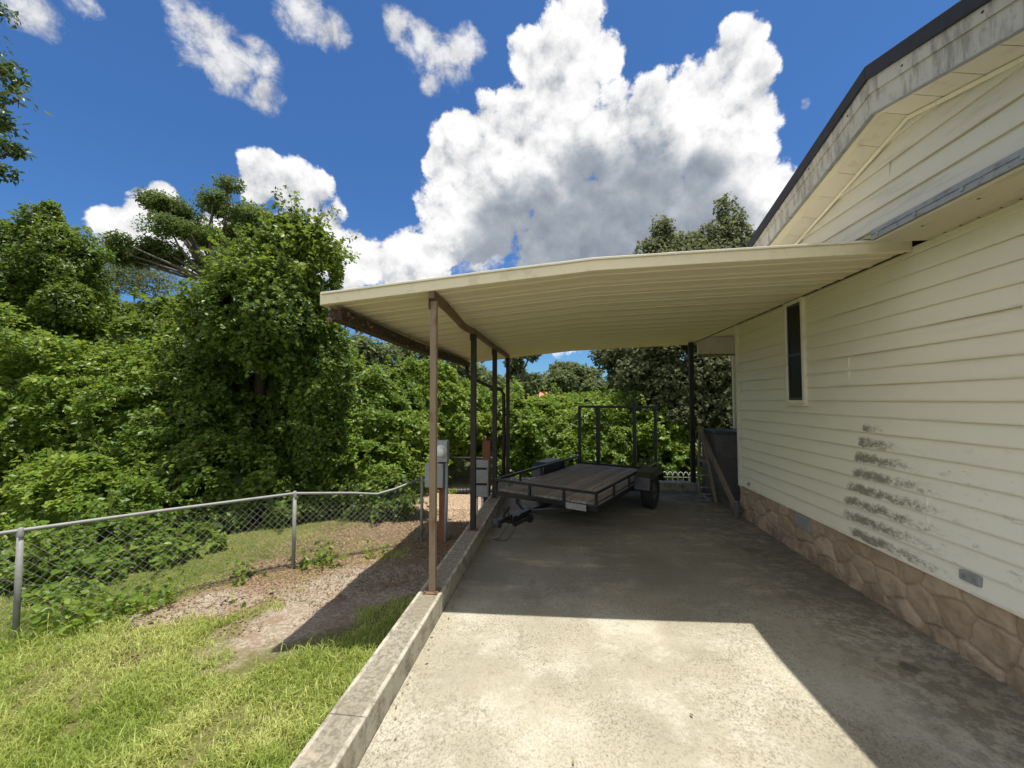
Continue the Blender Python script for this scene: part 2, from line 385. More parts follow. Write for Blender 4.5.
M['roof_clay'] = simple('orange_clay_roof', (.42, .19, .10), .8, 0, .2, 4)
M['tan_wall'] = simple('tan_wall', (.45, .40, .33), .8, 0, .15, 4)
gl = bpy.data.materials.new('dark_window_glass'); t = NT(gl)
t.out(t.pbr(t.mix(t.noise(t.pos(), 4, 3, .5), (.012, .012, .011), (.024, .022, .018)), .3, 0, None, .15)); M['glass'] = gl
gd = bpy.data.materials.new('meter_glass'); t = NT(gd); t.out(t.pbr((.80, .82, .80), .15, 0, None, .6)); M['dial'] = gd
M['vine'] = leaf_mat('vine_leaf', (.042, .086, .011), (.108, .185, .020), (.27, .335, .050), .42, .42, .3)
M['vine_dark'] = leaf_mat('dark_vine_leaf', (.022, .048, .009), (.066, .118, .015), (.22, .28, .040), .38, .42, .3)
M['tree_leaf'] = leaf_mat('tree_leaf', (.028, .052, .012), (.050, .085, .016), (.095, .135, .028), .3)
M['umbrella_leaf'] = leaf_mat('feathery_leaf', (.050, .080, .018), (.085, .125, .028), (.15, .195, .05), .40, .55, .2)
M['oak_leaf'] = leaf_mat('oak_leaf', (.055, .066, .030), (.095, .11, .048), (.17, .185, .09), .40, .6, .2)
M['far_leaf'] = leaf_mat('far_leaf', (.080, .105, .042), (.125, .155, .062), (.19, .22, .10), .35, .65, .15)
M['grass'] = leaf_mat('grass_blade', (.12, .18, .026), (.24, .315, .058), (.46, .48, .17), .42, .45, .25)
M['dry'] = leaf_mat('dry_leaf', (.085, .052, .028), (.19, .125, .07), (.40, .31, .20), .1, .8, .15)
M['bark'] = bark_mat('grey_bark', (.07, .058, .046), (.20, .175, .145))
M['dark_bark'] = bark_mat('dark_vine_bark', (.035, .028, .022), (.10, .082, .062))  # darker brown bark for the vine-covered trunk
M['stem'] = bark_mat('vine_stem', (.06, .05, .035), (.17, .14, .10))

# ------------------------------------------------------------------ ground and slab
def gz(x, y):
    x = np.asarray(x, float); y = np.asarray(y, float)
    P = np.stack([x, y, np.zeros_like(x)], -1).reshape(-1, 3)
    b = -.30 - .06*np.clip((-1.1 - x)/1.5, 0, 1) - .07*np.clip((y - 3.2)/2, 0, 1)
    k = np.clip((y - 6.3)/1.9, 0, 1); b = b - .58*k*k*(3 - 2*k)
    return b + ((fbm(P, 1.1, 3) - .5)*.10 + (fbm(P, 4.5, 9) - .5)*.035).reshape(x.shape)

def grid_axis(a, b, lo, hi, n):
    near = np.linspace(lo, hi, n)
    k = np.geomspace(.3, 1, 10)
    left = lo - (lo - a) * (np.geomspace(1, 1000, 14) - 1)[1:] / 999.0
    rgt = hi + (b - hi) * (np.geomspace(1, 1000, 14) - 1)[1:] / 999.0
    return np.concatenate([left[::-1], near, rgt])
gx = grid_axis(-700, 700, -7, 3, 180); gy = grid_axis(-300, 1500, -2, 12, 220)
GX, GY = np.meshgrid(gx, gy, indexing='ij'); GZ = gz(GX, GY)
nx, ny = GX.shape; idx = np.arange(nx*ny).reshape(nx, ny)
Fg = np.stack([idx[:-1,:-1], idx[1:,:-1], idx[1:,1:], idx[:-1,1:]], -1).reshape(-1, 4)
g = np_mesh('ground', np.stack([GX, GY, GZ], -1).reshape(-1, 3), Fg, M['ground'], smooth=True); tag(g, kind='structure')

b = MB(); xs = np.linspace(-.884, 2.60, 60); ys = np.linspace(-4.0, 7.40, 160)
vv = []; 
for xx in xs:
    for yy in ys: vv.append((xx, yy, .0035*math.sin(xx*2.1+yy*1.3) + .003*math.sin(yy*3.1 - xx)))
k = len(ys); ff = [(i*k+j, (i+1)*k+j, (i+1)*k+j+1, i*k+j+1) for i in range(len(xs)-1) for j in range(k-1)]
b.add(vv, ff); b.box((-.884, -4.0, -.55), (2.60, 7.40, -.012))
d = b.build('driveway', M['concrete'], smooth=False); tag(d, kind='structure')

# kerb of half blocks laid end to end along the edge of the slab
def kerb(name, blocks, label):
    root = thing(name, blocks[0][0], label, 'kerb')
    mb = MB()
    for a, c in blocks: mb.box(a, c)
    mb.build('block_course', M['kerb'], root, bevel=.007); return root
bl = []; y0 = -3.0; i = 0
while y0 < 7.36:
    L = 1.2 if y0 < 2.5 else .8; j = random.uniform(-.0015, .0015)
    bl.append(((-1.070 + j, y0 + .0012, -.6), (-.886 + j, min(y0 + L - .0012, 7.376), .150 + random.uniform(-.0015, .0015)))); y0 += L; i += 1
kerb('block_kerb', bl, 'long weathered concrete block kerb between the driveway and the grass, under the row of posts')
bl = [((x0 + .003, 7.38, -.6), (min(x0 + .40, 2.46) - .003, 7.56, .150 + random.uniform(-.003, .003))) for x0 in np.arange(-1.07, 2.4, .40)]
kerb('block_kerb', bl, 'short shaded block kerb closing the far end of the slab behind the trailer')

# ------------------------------------------------------------------ the house
WX = 2.47; GXW = 2.12; LX = 1.90; Z0 = .447; PITCH = .1275
house = thing('mobile_home', (4.5, 2.6, 0), 'cream mobile home with vinyl lap siding, mildew stains and a stone skirting, beside the driveway', 'house')
def lap_wall(x, ya, yb, z0, ztop, n=70, seed=0, proud=.017):
    """lap siding facing -x; ztop is a function of y"""
    mb = MB(); ys = np.linspace(ya, yb, n); rr = random.Random(seed)
    k = 0; z = z0; tops = [ztop(y) for y in ys]; zmax = max(tops)
    while z < zmax - .004:
        z1 = z + PITCH; ph = rr.uniform(0, 6); rows = []
        for yy, tp in zip(ys, tops):
            wv = .0022*math.sin(yy*1.7 + ph) + .0012*math.sin(yy*4.1 + ph*2)
            a = min(z, tp); c = min(z1, tp); f = (c - z)/PITCH if c > z else 0
            rows.append([(x + .001 + wv, yy, a), (x - proud + wv, yy, a - .001 if c > z else a), (x - proud + wv - .001, yy, a + .008 if c - a > .01 else a), (x - proud*(1-f) + wv, yy, c)])
        vs = [p for r_ in rows for p in r_]
        mb.add(vs, [(i*4+q, i*4+q+1, (i+1)*4+q+1, (i+1)*4+q) for i in range(n-1) for q in range(3) if rows[i][3][2] > rows[i][0][2] + .002 or rows[i+1][3][2] > rows[i+1][0][2] + .002])
        z = z1; k += 1
    return mb
lw = lap_wall(WX, -.65, 5.872, Z0, lambda y: 2.672, 110, 1)
# factory overlaps between siding lengths, one per double lap
for q in range(8):
    yy = random.uniform(.2, 5.4); zz = Z0 + 2*q*PITCH
    lw.box((WX - .0155, yy, zz + .006), (WX - .003, yy + .004, zz + 2*PITCH - .01))
lw.build('wall', M['siding'], house)
b = MB(); b.box((WX + .012, -.65, .46), (8.4, 5.86, 2.67)); b.build('wall_core', M['siding_clean'], house)
b = MB(); b.box((WX - .022, 5.874, .42), (WX + .05, 5.935, 2.66)); b.box((WX - .020, 5.85, .42), (WX - .001, 5.8735, 2.655)); b.build('corner_post', M['cream_trim'], house, bevel=.003)
b = MB(); b.bar((WX - .012, -.65, Z0 - .006), (WX - .012, 5.87, Z0 - .006), .022, .012); b.build('starter_strip', M['cream_trim'], house)

# stone skirting: embossed panels, geometry from a jittered cell pattern
ya, yb, za, zb = -.65, 5.95, -.02, .441
seeds = []
for r_, zc in enumerate((.055, .215, .375)):
    q = ya - .2 + r_*.13
    while q < yb + .3:
        q += rng.uniform(.20, .36); seeds.append((q, zc + rng.uniform(-.055, .055), rng.uniform()))
S = np.array(seeds); Yg = np.arange(ya, yb, .011); Zg = np.linspace(za, zb, 46)
YY, ZZ = np.meshgrid(Yg, Zg, indexing='ij')
wy = YY + .05*(fbm(np.stack([YY, ZZ, 0*YY], -1).reshape(-1,3), 7, 31).reshape(YY.shape) - .5)
wz = ZZ + .05*(fbm(np.stack([YY, ZZ, 0*YY+5], -1).reshape(-1,3), 7, 37).reshape(YY.shape) - .5)
D = np.hypot((wy[..., None] - S[:,0])*.72, wz[..., None] - S[:,1])
so = np.argsort(D, -1)[..., :2]; d1 = np.take_along_axis(D, so[..., :1], -1)[..., 0]; d2 = np.take_along_axis(D, so[..., 1:2], -1)[..., 0]
e = np.clip((d2 - d1)/.024, 0, 1); e = e*e*(3-2*e)
rough = fbm(np.stack([YY, ZZ, 0*YY+2], -1).reshape(-1,3), 12, 41, 4).reshape(YY.shape) - .5
XX = WX + .026 - .020*e - .030*rough*e - .003*np.clip((d2-d1)/.12, 0, 1)
idx = np.arange(YY.size).reshape(YY.shape)
Fs = np.stack([idx[:-1,:-1], idx[:-1,1:], idx[1:,1:], idx[1:,:-1]], -1).reshape(-1, 4)
np_mesh('stone_skirting', np.stack([XX, YY, ZZ], -1).reshape(-1,3), Fs, M['stone'], house, rnd=(S[so[...,0],2]*(.35+.65*e)).ravel(), smooth=True)
b = MB(); b.box((WX + .06, -.65, -.3), (8.3, 5.94, .44)); b.build('foundation_core', M['stone'], house)

# crawl space vent in the skirting
v = MB(); v.box((WX - .012, 4.36, .285), (WX + .04, 4.60, .425)); vo = v.build('skirting_vent', M['grey_flash'], house, bevel=.003)
v = MB()
for q in range(5): v.box((WX - .020, 4.375, .300 + q*.024), (WX - .0125, 4.585, .312 + q*.024))
v.build('louvre', M['panel_grey'], vo)
# exterior outlet cover low on the siding, and a round plug by the corner
v = MB(); v.box((WX - .030, 2.705, .498), (WX - .006, 2.83, .560)); oc = v.build('outlet_cover', M['grey_flash'], house, bevel=.008)
for q in (2.735, 2.80):
    v = MB(); v.ring((WX - .031, q, .529), (1,0,0), [(0, -.002), (.012, -.002), (.012, .002)], 12); v.build('screw', M['galv'], oc)
v = MB(); v.ring((WX - .02, 5.62, .50), (1,0,0), [(0, -.012), (.022, -.012), (.026, -.004), (.026, .012)], 16); v.build('pipe_plug', M['panel_grey'], house, smooth=True)

# tall narrow sash window
yw0, yw1, zw0, zw1 = 4.325, 4.665, 1.56, 2.645
fr = MB(); T = .038
for a, c in (((yw0, zw0), (yw0+T, zw1)), ((yw1-T, zw0), (yw1, zw1)), ((yw0+T+.0005, zw1-T), (yw1-T-.0005, zw1)), ((yw0+T+.0005, zw0), (yw1-T-.0005, zw0+T))):
    fr.box((WX - .042, a[0], a[1]), (WX - .002, c[0], c[1]))
win = MB(); win.box((WX - .016, yw0 + T, zw0 + T), (WX - .006, yw1 - T, zw1 - T)); wo = win.build('window', M['dark_hole'], house)
fr.build('window_frame', M['cream_trim'], wo, bevel=.004)
s = MB(); zm = (zw0 + zw1)/2 - .03
for z_ in (zw0 + T + .013, zm, zw1 - T - .013): s.box((WX - .026, yw0 + T + .018, z_ - .013), (WX - .0165, yw1 - T - .018, z_ + .013))
for y_ in (yw0 + T + .009, yw1 - T - .009): s.box((WX - .026, y_ - .0085, zw0 + T), (WX - .0165, y_ + .0085, zw1 - T))
s.build('sash', M['dark_top'], wo)
for a, c in ((zw0 + T + .027, zm - .014), (zm + .014, zw1 - T - .027)):
    s = MB(); s.box((WX - .021, yw0 + T + .018, a), (WX - .0170, yw1 - T - .018, c)); s.build('pane', M['glass'], wo)
s = MB(); s.box((WX - .060, yw0 - .012, zw0 - .018), (WX - .004, yw1 + .012, zw0 - .001)); s.build('sill', M['cream_trim'], wo, bevel=.003)

# upper gable that hangs out over the wall
PKY = 2.62
def sof(y): return 3.316 - (.272*(y - PKY) if y > PKY else .262*(PKY - y))
def fb(y): return 3.347 - (.262*(y - PKY) if y > PKY else .269*(PKY - y))
def ft(y): return 3.648 - (.304*(y - PKY) if y > PKY else .305*(PKY - y))
YA, YB = .50, 4.70
gw = lap_wall(GXW, .55, 4.65, 2.745, sof, 90, 2)
gw.box((GXW - .0165, 2.78, 2.745 + PITCH*2 + .004), (GXW - .002, 2.786, 2.745 + 3*PITCH - .004)); 
gw.build('gable_wall', M['siding_gable'], house)
b = MB(); b.prism([(.55, 2.70), (4.65, 2.752), (4.65, sof(4.65) + .02), (PKY, sof(PKY) + .02), (.55, sof(.55) + .02)], GXW + .012, GXW + .06); b.build('gable_core', M['siding_clean'], house)
b = MB()
b.box((GXW - .030, .55, 2.678), (GXW + .02, 2.93, 2.690)); b.box((GXW - .030, .55, 2.6905), (GXW - .014, 2.93, 2.742)); b.box((GXW - .018, .55, 2.7425), (GXW + .012, 2.93, 2.750))
b.box((GXW - .036, .55, 2.712), (GXW - .0305, 2.93, 2.720))
for q in np.arange(.62, 2.9, .28): b.box((GXW - .038, q, 2.690), (GXW - .0305, q + .018, 2.7115))
b.build('drip_flashing', M['grey_flash'], house)
b = MB(); b.box((GXW - .012, .55, 2.662), (WX + .03, 2.93, 2.676), 0)
for q in np.arange(.7, 2.9, .105): b.ring((2.425, q + random.uniform(-.01,.01), 2.662), (0,0,1), [(0, -.0015), (.0075, -.0015), (.0075, .001)], 8, 1)
for q in np.arange(.7, 2.9, .33): b.ring((2.20, q, 2.662), (0,0,1), [(0, -.0015), (.0075, -.0015), (.0075, .001)], 8, 1)
b.build('pent_soffit', [M['soffit_tan'], M['dark_hole']], house)
b = MB(); b.bar((WX - .016, -.65, 2.655), (WX - .016, 3.06, 2.655), .02, .012); b.build('wall_moulding', M['cream_trim'], house)
# rake soffit, fascia boards, drip edge, roof planes
b = MB(); th = .012
ysf = list(np.arange(PKY, YB, .22)) + [YB]; ysn = list(np.arange(PKY, YA, -.22)) + [YA]
for seq in (ysf, ysn):
    for p, q in zip(seq[:-1], seq[1:]):
        sg = 1 if q > p else -1; g_ = .0025*sg
        z0a, z0b = (fb(p) + sof(p))/2, (fb(q) + sof(q))/2
        vs = []
        for xx, za_, zb_ in ((LX + .001, fb(p) + .014, fb(q) + .014), (GXW - .002, sof(p) + .003, sof(q) + .003)):
            vs += [(xx, p + g_, za_), (xx, q - g_, zb_), (xx, p + g_, za_ + th), (xx, q - g_, zb_ + th)]
        b.add(vs, [(0,1,5,4), (2,3,7,6), (0,1,3,2), (4,5,7,6), (0,4,6,2), (1,5,7,3)])
b.build('rake_soffit', M['soffit'], house)
b = MB()
def strip(mb, x0, x1, lo, hi, mi=0):
    for pts in ([PKY, YB], [YA, PKY]):
        mb.prism([(pts[0], lo(pts[0])), (pts[1], lo(pts[1])), (pts[1], hi(pts[1])), (pts[0], hi(pts[0]))], x0, x1, mi)
strip(b, LX - .004, LX + .020, fb, lambda y: fb(y) + .125)
b.build('lower_fascia', M['fascia'], house)
b = MB(); strip(b, LX - .007, LX + .022, lambda y: fb(y) - .0055, lambda y: fb(y) - .0005); b.build('fascia_edge', M['grey_flash'], house)
b = MB(); strip(b, GXW - .028, GXW - .0175, lambda y: sof(y) - .022, lambda y: sof(y) + .001); b.build('gable_moulding', M['cream_trim'], house)
b = MB(); strip(b, LX - .014, LX + .018, lambda y: fb(y) + .1255, lambda y: ft(y) - .085)
for q in np.arange(.7, 4.6, .42): b.ring((LX - .0145, q, fb(q) + .165), (1,0,0), [(0, -.002), (.006, -.002), (.006, .002)], 8, 1)
b.build('upper_fascia', [M['fascia'], M['dark_hole']], house)
b = MB(); strip(b, LX + .0185, GXW - .01, lambda y: sof(y) + .035, lambda y: ft(y) - .10); b.build('rake_block', M['siding_clean'], house)
b = MB(); strip(b, LX - .032, LX + .02, lambda y: ft(y) - .086, ft); b.build('drip_edge', M['shingle'], house, bevel=.004)
b = MB()
zr = lambda y: ft(y) - .006
b.prism([(YA, zr(YA) - .05), (PKY, zr(PKY) - .05), (YB, zr(YB) - .05), (YB, zr(YB)), (PKY, zr(PKY)), (YA, zr(YA))], LX + .0205, 8.5)
b.prism([(YB + .001, zr(YB) - .05), (5.55, zr(5.55) - .05), (5.55, zr(5.55)), (YB + .001, zr(YB))], 2.36, 8.5)
b.build('roof', M['shingle'], house)

# ------------------------------------------------------------------ the carport
car = thing('carport', (.5, 5.3, 0), 'cream metal carport roof with thin brown posts built onto the side of the house', 'carport')
XP = np.array([-1.835, -1.5, -.97, -.4, .0, .25, .5, .9, 1.5, 2.1, 2.452])
ZT = np.interp(XP, [-1.835, .25, 2.452], [2.428, 2.650, 2.730]); ZT[5] -= .004; ZT[4] -= .004; ZT[6] -= .003
def ztop(x): return float(np.interp(x, XP, ZT))
def yfront(x): return 2.885 + (x + 1.835)*(.195/4.287)
YEND = 7.83
# roof pans: a stepped profile along y, ribs running across the roof
mb = MB(); prof = []; q = 0.0
while q < 1.0:
    prof += [(q, 0), (q + .008, .008), (q + .0115, .008), (q + .0135, -.002), (q + .030, -.002), (q + .032, .004)]; q += .0655
prof = [p for p in prof if p[0] < .995] + [(1.0, 0)]
n = len(XP); k = len(prof); vs = []
for side in (0, 1):
    for x, zt in zip(XP, ZT):
        y0 = yfront(x) + .012
        for f, dz in prof: vs.append((x, y0 + f*(YEND - y0), zt - (.072 + dz if side == 0 else .004)))
N = n*k
fs = [(i*k+j, i*k+j+1, (i+1)*k+j+1, (i+1)*k+j) for i in range(n-1) for j in range(k-1)]
fs += [tuple(N + a for a in f) for f in fs]
fs += [(j, j+1, N+j+1, N+j) for j in range(k-1)] + [((n-1)*k+j, (n-1)*k+j+1, N+(n-1)*k+j+1, N+(n-1)*k+j) for j in range(k-1)]
fs += [(i*k+k-1, (i+1)*k+k-1, N+(i+1)*k+k-1, N+i*k+k-1) for i in range(n-1)] + [(i*k, (i+1)*k, N+(i+1)*k, N+i*k) for i in range(n-1)]
mb.add(vs, fs); mb.build('roof_panel', M['pan'], car)
mb = MB(); mb.box((2.37, 5.40, 2.742), (8.4, 7.86, 2.758)); mb.build('porch_roof_panel', M['pan'], car)
# front edge: rolled fascia with a bright lip
def edge_strip(y_of, lo, hi, t_, name, mat):
    mb = MB(); vs = []
    for x, zt in zip(XP, ZT):
        y = y_of(x)
        vs += [(x, y, zt + lo), (x, y - t_, zt + lo), (x, y - t_, zt + hi), (x, y, zt + hi)]
    fs = [(i*4+q, i*4+(q+1)%4, (i+1)*4+(q+1)%4, (i+1)*4+q) for i in range(n-1) for q in range(4)] + [(0,1,2,3), tuple((n-1)*4+q for q in (3,2,1,0))]
    mb.add(vs, fs); return mb.build(name, mat, car, bevel=.003)
edge_strip(lambda x: yfront(x) + .011, -.090, -.0125, .022, 'front_fascia', M['roof_edge'])
edge_strip(lambda x: yfront(x) + .020, -.0120, .004, .045, 'front_lip', M['cream_trim'])
edge_strip(lambda x: YEND + .024, -.090, .002, .022, 'rear_fascia', M['roof_edge'])
mb = MB(); mb.box((-1.855, 2.89, ztop(-1.835) - .09), (-1.836, YEND, ztop(-1.835) + .002)); mb.build('side_fascia', M['roof_edge'], car, bevel=.003)
mb = MB(); mb.bar((2.449, 3.09, 2.651), (2.449, YEND, 2.651), .010, .010); mb.build('wall_flashing', M['gutter'], car)
# sagging beam over the posts
PX = -.972
beam = [(2.93, 2.377), (3.3, 2.368), (3.65, 2.345), (3.93, 2.318), (4.15, 2.324), (4.42, 2.345), (5.1, 2.352), (5.9, 2.356), (6.7, 2.376), (7.55, 2.393)]
mb = MB(); vs = []
for y, z in beam:
    for a, c in ((-.022, 0), (.022, 0), (.022, .064), (-.022, .064)): vs.append((PX + a, y, z + c))
k = len(beam)
mb.add(vs, [(i*4+q, i*4+(q+1)%4, (i+1)*4+(q+1)%4, (i+1)*4+q) for i in range(k-1) for q in range(4)] + [(0,1,2,3), tuple((k-1)*4+q for q in (3,2,1,0))])
mb.build('beam', M['rust_post'], car, bevel=.004)
by = [p[0] for p in beam]; bz = [p[1] for p in beam]
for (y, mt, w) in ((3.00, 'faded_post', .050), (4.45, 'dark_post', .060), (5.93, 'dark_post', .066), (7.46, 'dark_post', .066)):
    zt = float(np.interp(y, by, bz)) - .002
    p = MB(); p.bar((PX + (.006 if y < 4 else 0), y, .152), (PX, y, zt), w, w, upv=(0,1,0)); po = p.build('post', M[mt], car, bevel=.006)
    p = MB(); p.box((PX - .055, y - .055, .1505), (PX + .055, y + .055, .158)); 
    for a in (-.042, .042): p.ring((PX + a, y - .042, .160), (0,0,1), [(.009, -.004), (.009, .008), (0, .008)], 6)
    p.build('base_plate', M['rust_post'], po)
    p = MB(); p.box((PX - w/2 - .006, y - .05, zt - .07), (PX - w/2 - .001, y + .05, zt + .03)); p.build('bracket', M['rust_post'], po)
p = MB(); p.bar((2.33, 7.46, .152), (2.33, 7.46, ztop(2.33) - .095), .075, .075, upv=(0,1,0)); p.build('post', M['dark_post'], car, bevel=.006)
# gutter that hangs along the low edge, its thin pipe leading down beside the last post
def u_channel(path, w, h, t_=.006):
    mb = MB(); prof = [(-w/2, h), (-w/2, 0), (w/2, 0), (w/2, h), (w/2 - t_, h), (w/2 - t_, t_), (-w/2 + t_, t_), (-w/2 + t_, h)]
    vs = [(x + a, y, z + c) for x, y, z in path for a, c in prof]; k = len(prof)
    fs = [(i*k+q, i*k+(q+1)%k, (i+1)*k+(q+1)%k, (i+1)*k+q) for i in range(len(path)-1) for q in range(k)] + [tuple(range(k)), tuple((len(path)-1)*k+q for q in range(k-1,-1,-1))]
    return mb.add(vs, fs)
gp = [(-1.775, 2.99, 2.236), (-1.775, 3.6, 2.226), (-1.775, 4.6, 2.210), (-1.772, 5.6, 2.222), (-1.770, 6.6, 2.232), (-1.77, 7.55, 2.236)]
go = u_channel(gp, .10, .098); go.box((-1.824, 2.984, 2.238), (-1.726, 2.9895, 2.325)); go.build('gutter', M['gutter'], car)
p = MB(); p.tube([(-1.77, 7.48, 2.25), (-1.77, 7.49, 2.10), (-1.70, 7.49, 2.03), (-1.35, 7.485, 1.87), (-1.10, 7.48, 1.79), (-1.055, 7.48, 1.70), (-1.05, 7.48, .9), (-1.055, 7.48, .16)], .033, 8)
p.build('downspout', M['dark_post'], car, smooth=True)
# header of the porch at the far corner
p = MB(); p.box((2.50, 7.60, 2.432), (3.85, 7.66, 2.741)); p.build('porch_header', M['soffit'], car, bevel=.003)
p = MB(); p.box((2.50, 7.585, 2.405), (3.85, 7.68, 2.431)); p.build('header_trim', M['old_wood'], car, bevel=.003)
p = MB(); p.bar((3.13, 7.63, -1.1), (3.13, 7.63, 2.404), .07, .07, upv=(0,1,0)); p.build('porch_post', M['cream_trim'], car, bevel=.004)

# ------------------------------------------------------------------ porch landing, leaning boards
land = thing('porch_landing', (3.2, 7.05, 0), 'tall dark grey boxed porch landing with a flat lid behind the house corner', 'porch')
p = MB(); p.box((2.475, 6.78, .004), (3.9, 7.42, 1.055)); 
for q in np.arange(2.62, 3.8, .145): p.box((q, 6.776, .08), (q + .137, 6.7795, 1.05))
p.build('box_side', M['grey_board'], land, bevel=.003)
p = MB(); p.box((2.44, 6.74, 1.057), (3.95, 7.46, 1.10)); p.build('lid', M['dark_top'], land, bevel=.006)
p = MB(); p.box((2.46, 5.96, .0), (2.56, 6.775, .07)); p.build('toe_board', M['grey_board'], land, bevel=.003)
lb = thing('leaning_board', (2.40, 6.5, 0), 'long grey wooden rail slanting from the dark porch landing down to the house corner', 'board')
p = MB(); p.bar((2.385, 7.30, 1.135), (2.385, 5.86, .10), .04, .085); p.build('rail', M['old_wood'], lb, bevel=.004)
p = MB(); p.bar((2.385, 5.855, .0), (2.385, 5.855, .20), .045, .05); p.build('foot', M['grey_board'], lb, bevel=.004)
tr = thing('trestle', (2.36, 6.85, 0), 'narrow grey wooden trestle standing against the dark landing, legs splayed', 'trestle')
for a in ((2.33, 7.22, 0), (2.365, 6.52, 0)):
    p = MB(); p.bar((2.35, 7.12 if a[1] > 7 else 7.06, 1.13), a, .035, .055); p.build('leg', M['old_wood'], tr, bevel=.003)
p = MB(); p.bar((2.335, 6.78, .60), (2.33, 7.18, .60), .03, .05); p.build('brace', M['old_wood'], tr)
cr = thing('wire_stand', (2.27, 6.78, 0), 'small pale wire stand on the slab at the foot of the grey trestle', 'stand')
p = MB()
for x in (2.20, 2.405):
    p.tube([(x, 6.70, .0), (x - .01, 6.80, .40)], .011, 6)
for z, dy in ((.015, 0), (.11, .02), (.21, .05), (.395, .1)): p.tube([(2.195, 6.70 + dy, z), (2.41, 6.70 + dy, z)], .010, 6)
p.build('frame', M['galv'], cr, smooth=True)
p = MB(); p.tube([(2.24, 6.71, .10), (2.30, 6.715, .05), (2.37, 6.71, .03)], .018, 6); p.build('crosspiece', M['galv'], cr, smooth=True)

# ------------------------------------------------------------------ utility trailer (local frame: +y to the tail, x right)
TW, TL, ZR, ZF = .725, 2.72, .55, .355
tl = thing('utility_trailer', (-.231, 5.033, 0), 'black steel utility trailer with a plank deck and an upright tailgate, parked under the carport', 'trailer', rz=-R(26.7))
def tb(name, mb, mat, parent=None, **kw): return mb.build(name, M[mat], parent or tl, local=True, **kw)
p = MB()
for s in (-1, 1): p.bar((s*(TW - .02), 0, ZF), (s*(TW - .02), TL, ZF), .04, .06)
p.bar((-TW + .041, .02, ZF), (TW - .041, .02, ZF), .04, .06); p.bar((-TW + .041, TL - .02, ZF), (TW - .041, TL - .02, ZF), .04, .06)
for q in (.7, 1.35, 2.0): p.bar((-TW + .041, q, ZF - .008), (TW - .041, q, ZF - .008), .04, .04)
tb('frame', p, 'black_steel', bevel=.003)
p = MB()
for q in range(9):
    x0 = -TW + .045 + q*.1505; p.box((x0, .043, ZF + .015 + random.uniform(0, .004)), (x0 + .146, TL - .043, ZF + .045 + random.uniform(-.003, .003)))
tb('deck', p, 'planks', bevel=.003)
for s in (-1, 1):
    p = MB(); p.bar((s*(TW - .018), -.018, ZR - .016), (s*(TW - .018), TL, ZR - .016), .036, .036)
    for q in (.018, .62, 1.25, 2.05, TL - .02): p.bar((s*(TW - .018), q, ZF + .031), (s*(TW - .018), q, ZR - .035), .03, .03, upv=(0,1,0))
    tb('side_rail', p, 'black_steel', bevel=.003)
p = MB(); p.bar((-TW + .037, 0, ZR - .016), (TW - .037, 0, ZR - .016), .036, .036)
for x in (-.18, .30): p.bar((x, 0.01, ZF + .031), (x, 0.01, ZR - .035), .03, .03, upv=(0,1,0))
tb('front_rail', p, 'black_steel', bevel=.003)
# tailgate, standing upright
tg = MB(); y_ = TL + .025; zb_, zt_ = ZF + .03, ZF + 1.10
for x in (-TW + .02, TW - .02): tg.bar((x, y_, zb_), (x, y_, zt_), .052, .04, upv=(0,1,0))
for z in (zb_ + .02, zt_ + .018): tg.bar((-TW, y_, z), (TW, y_, z), .036, .045)
for x, w in ((-.335, .075), (.345, .060)): tg.bar((x, y_, zb_ + .039), (x, y_, zt_ - .001), w, .03, upv=(0,1,0))
tgo = tb('tailgate', tg, 'black_steel', bevel=.003)
p = MB()
for q in np.arange(.40, .66, .026):
    p.bar((q, y_ + .018, zb_ + .04), (q + .02, y_ + .018, zb_ + .21), .006, .004); p.bar((q + .02, y_ + .021, zb_ + .04), (q, y_ + .021, zb_ + .21), .006, .004)
tb('expanded_mesh', p, 'black_steel', tgo)
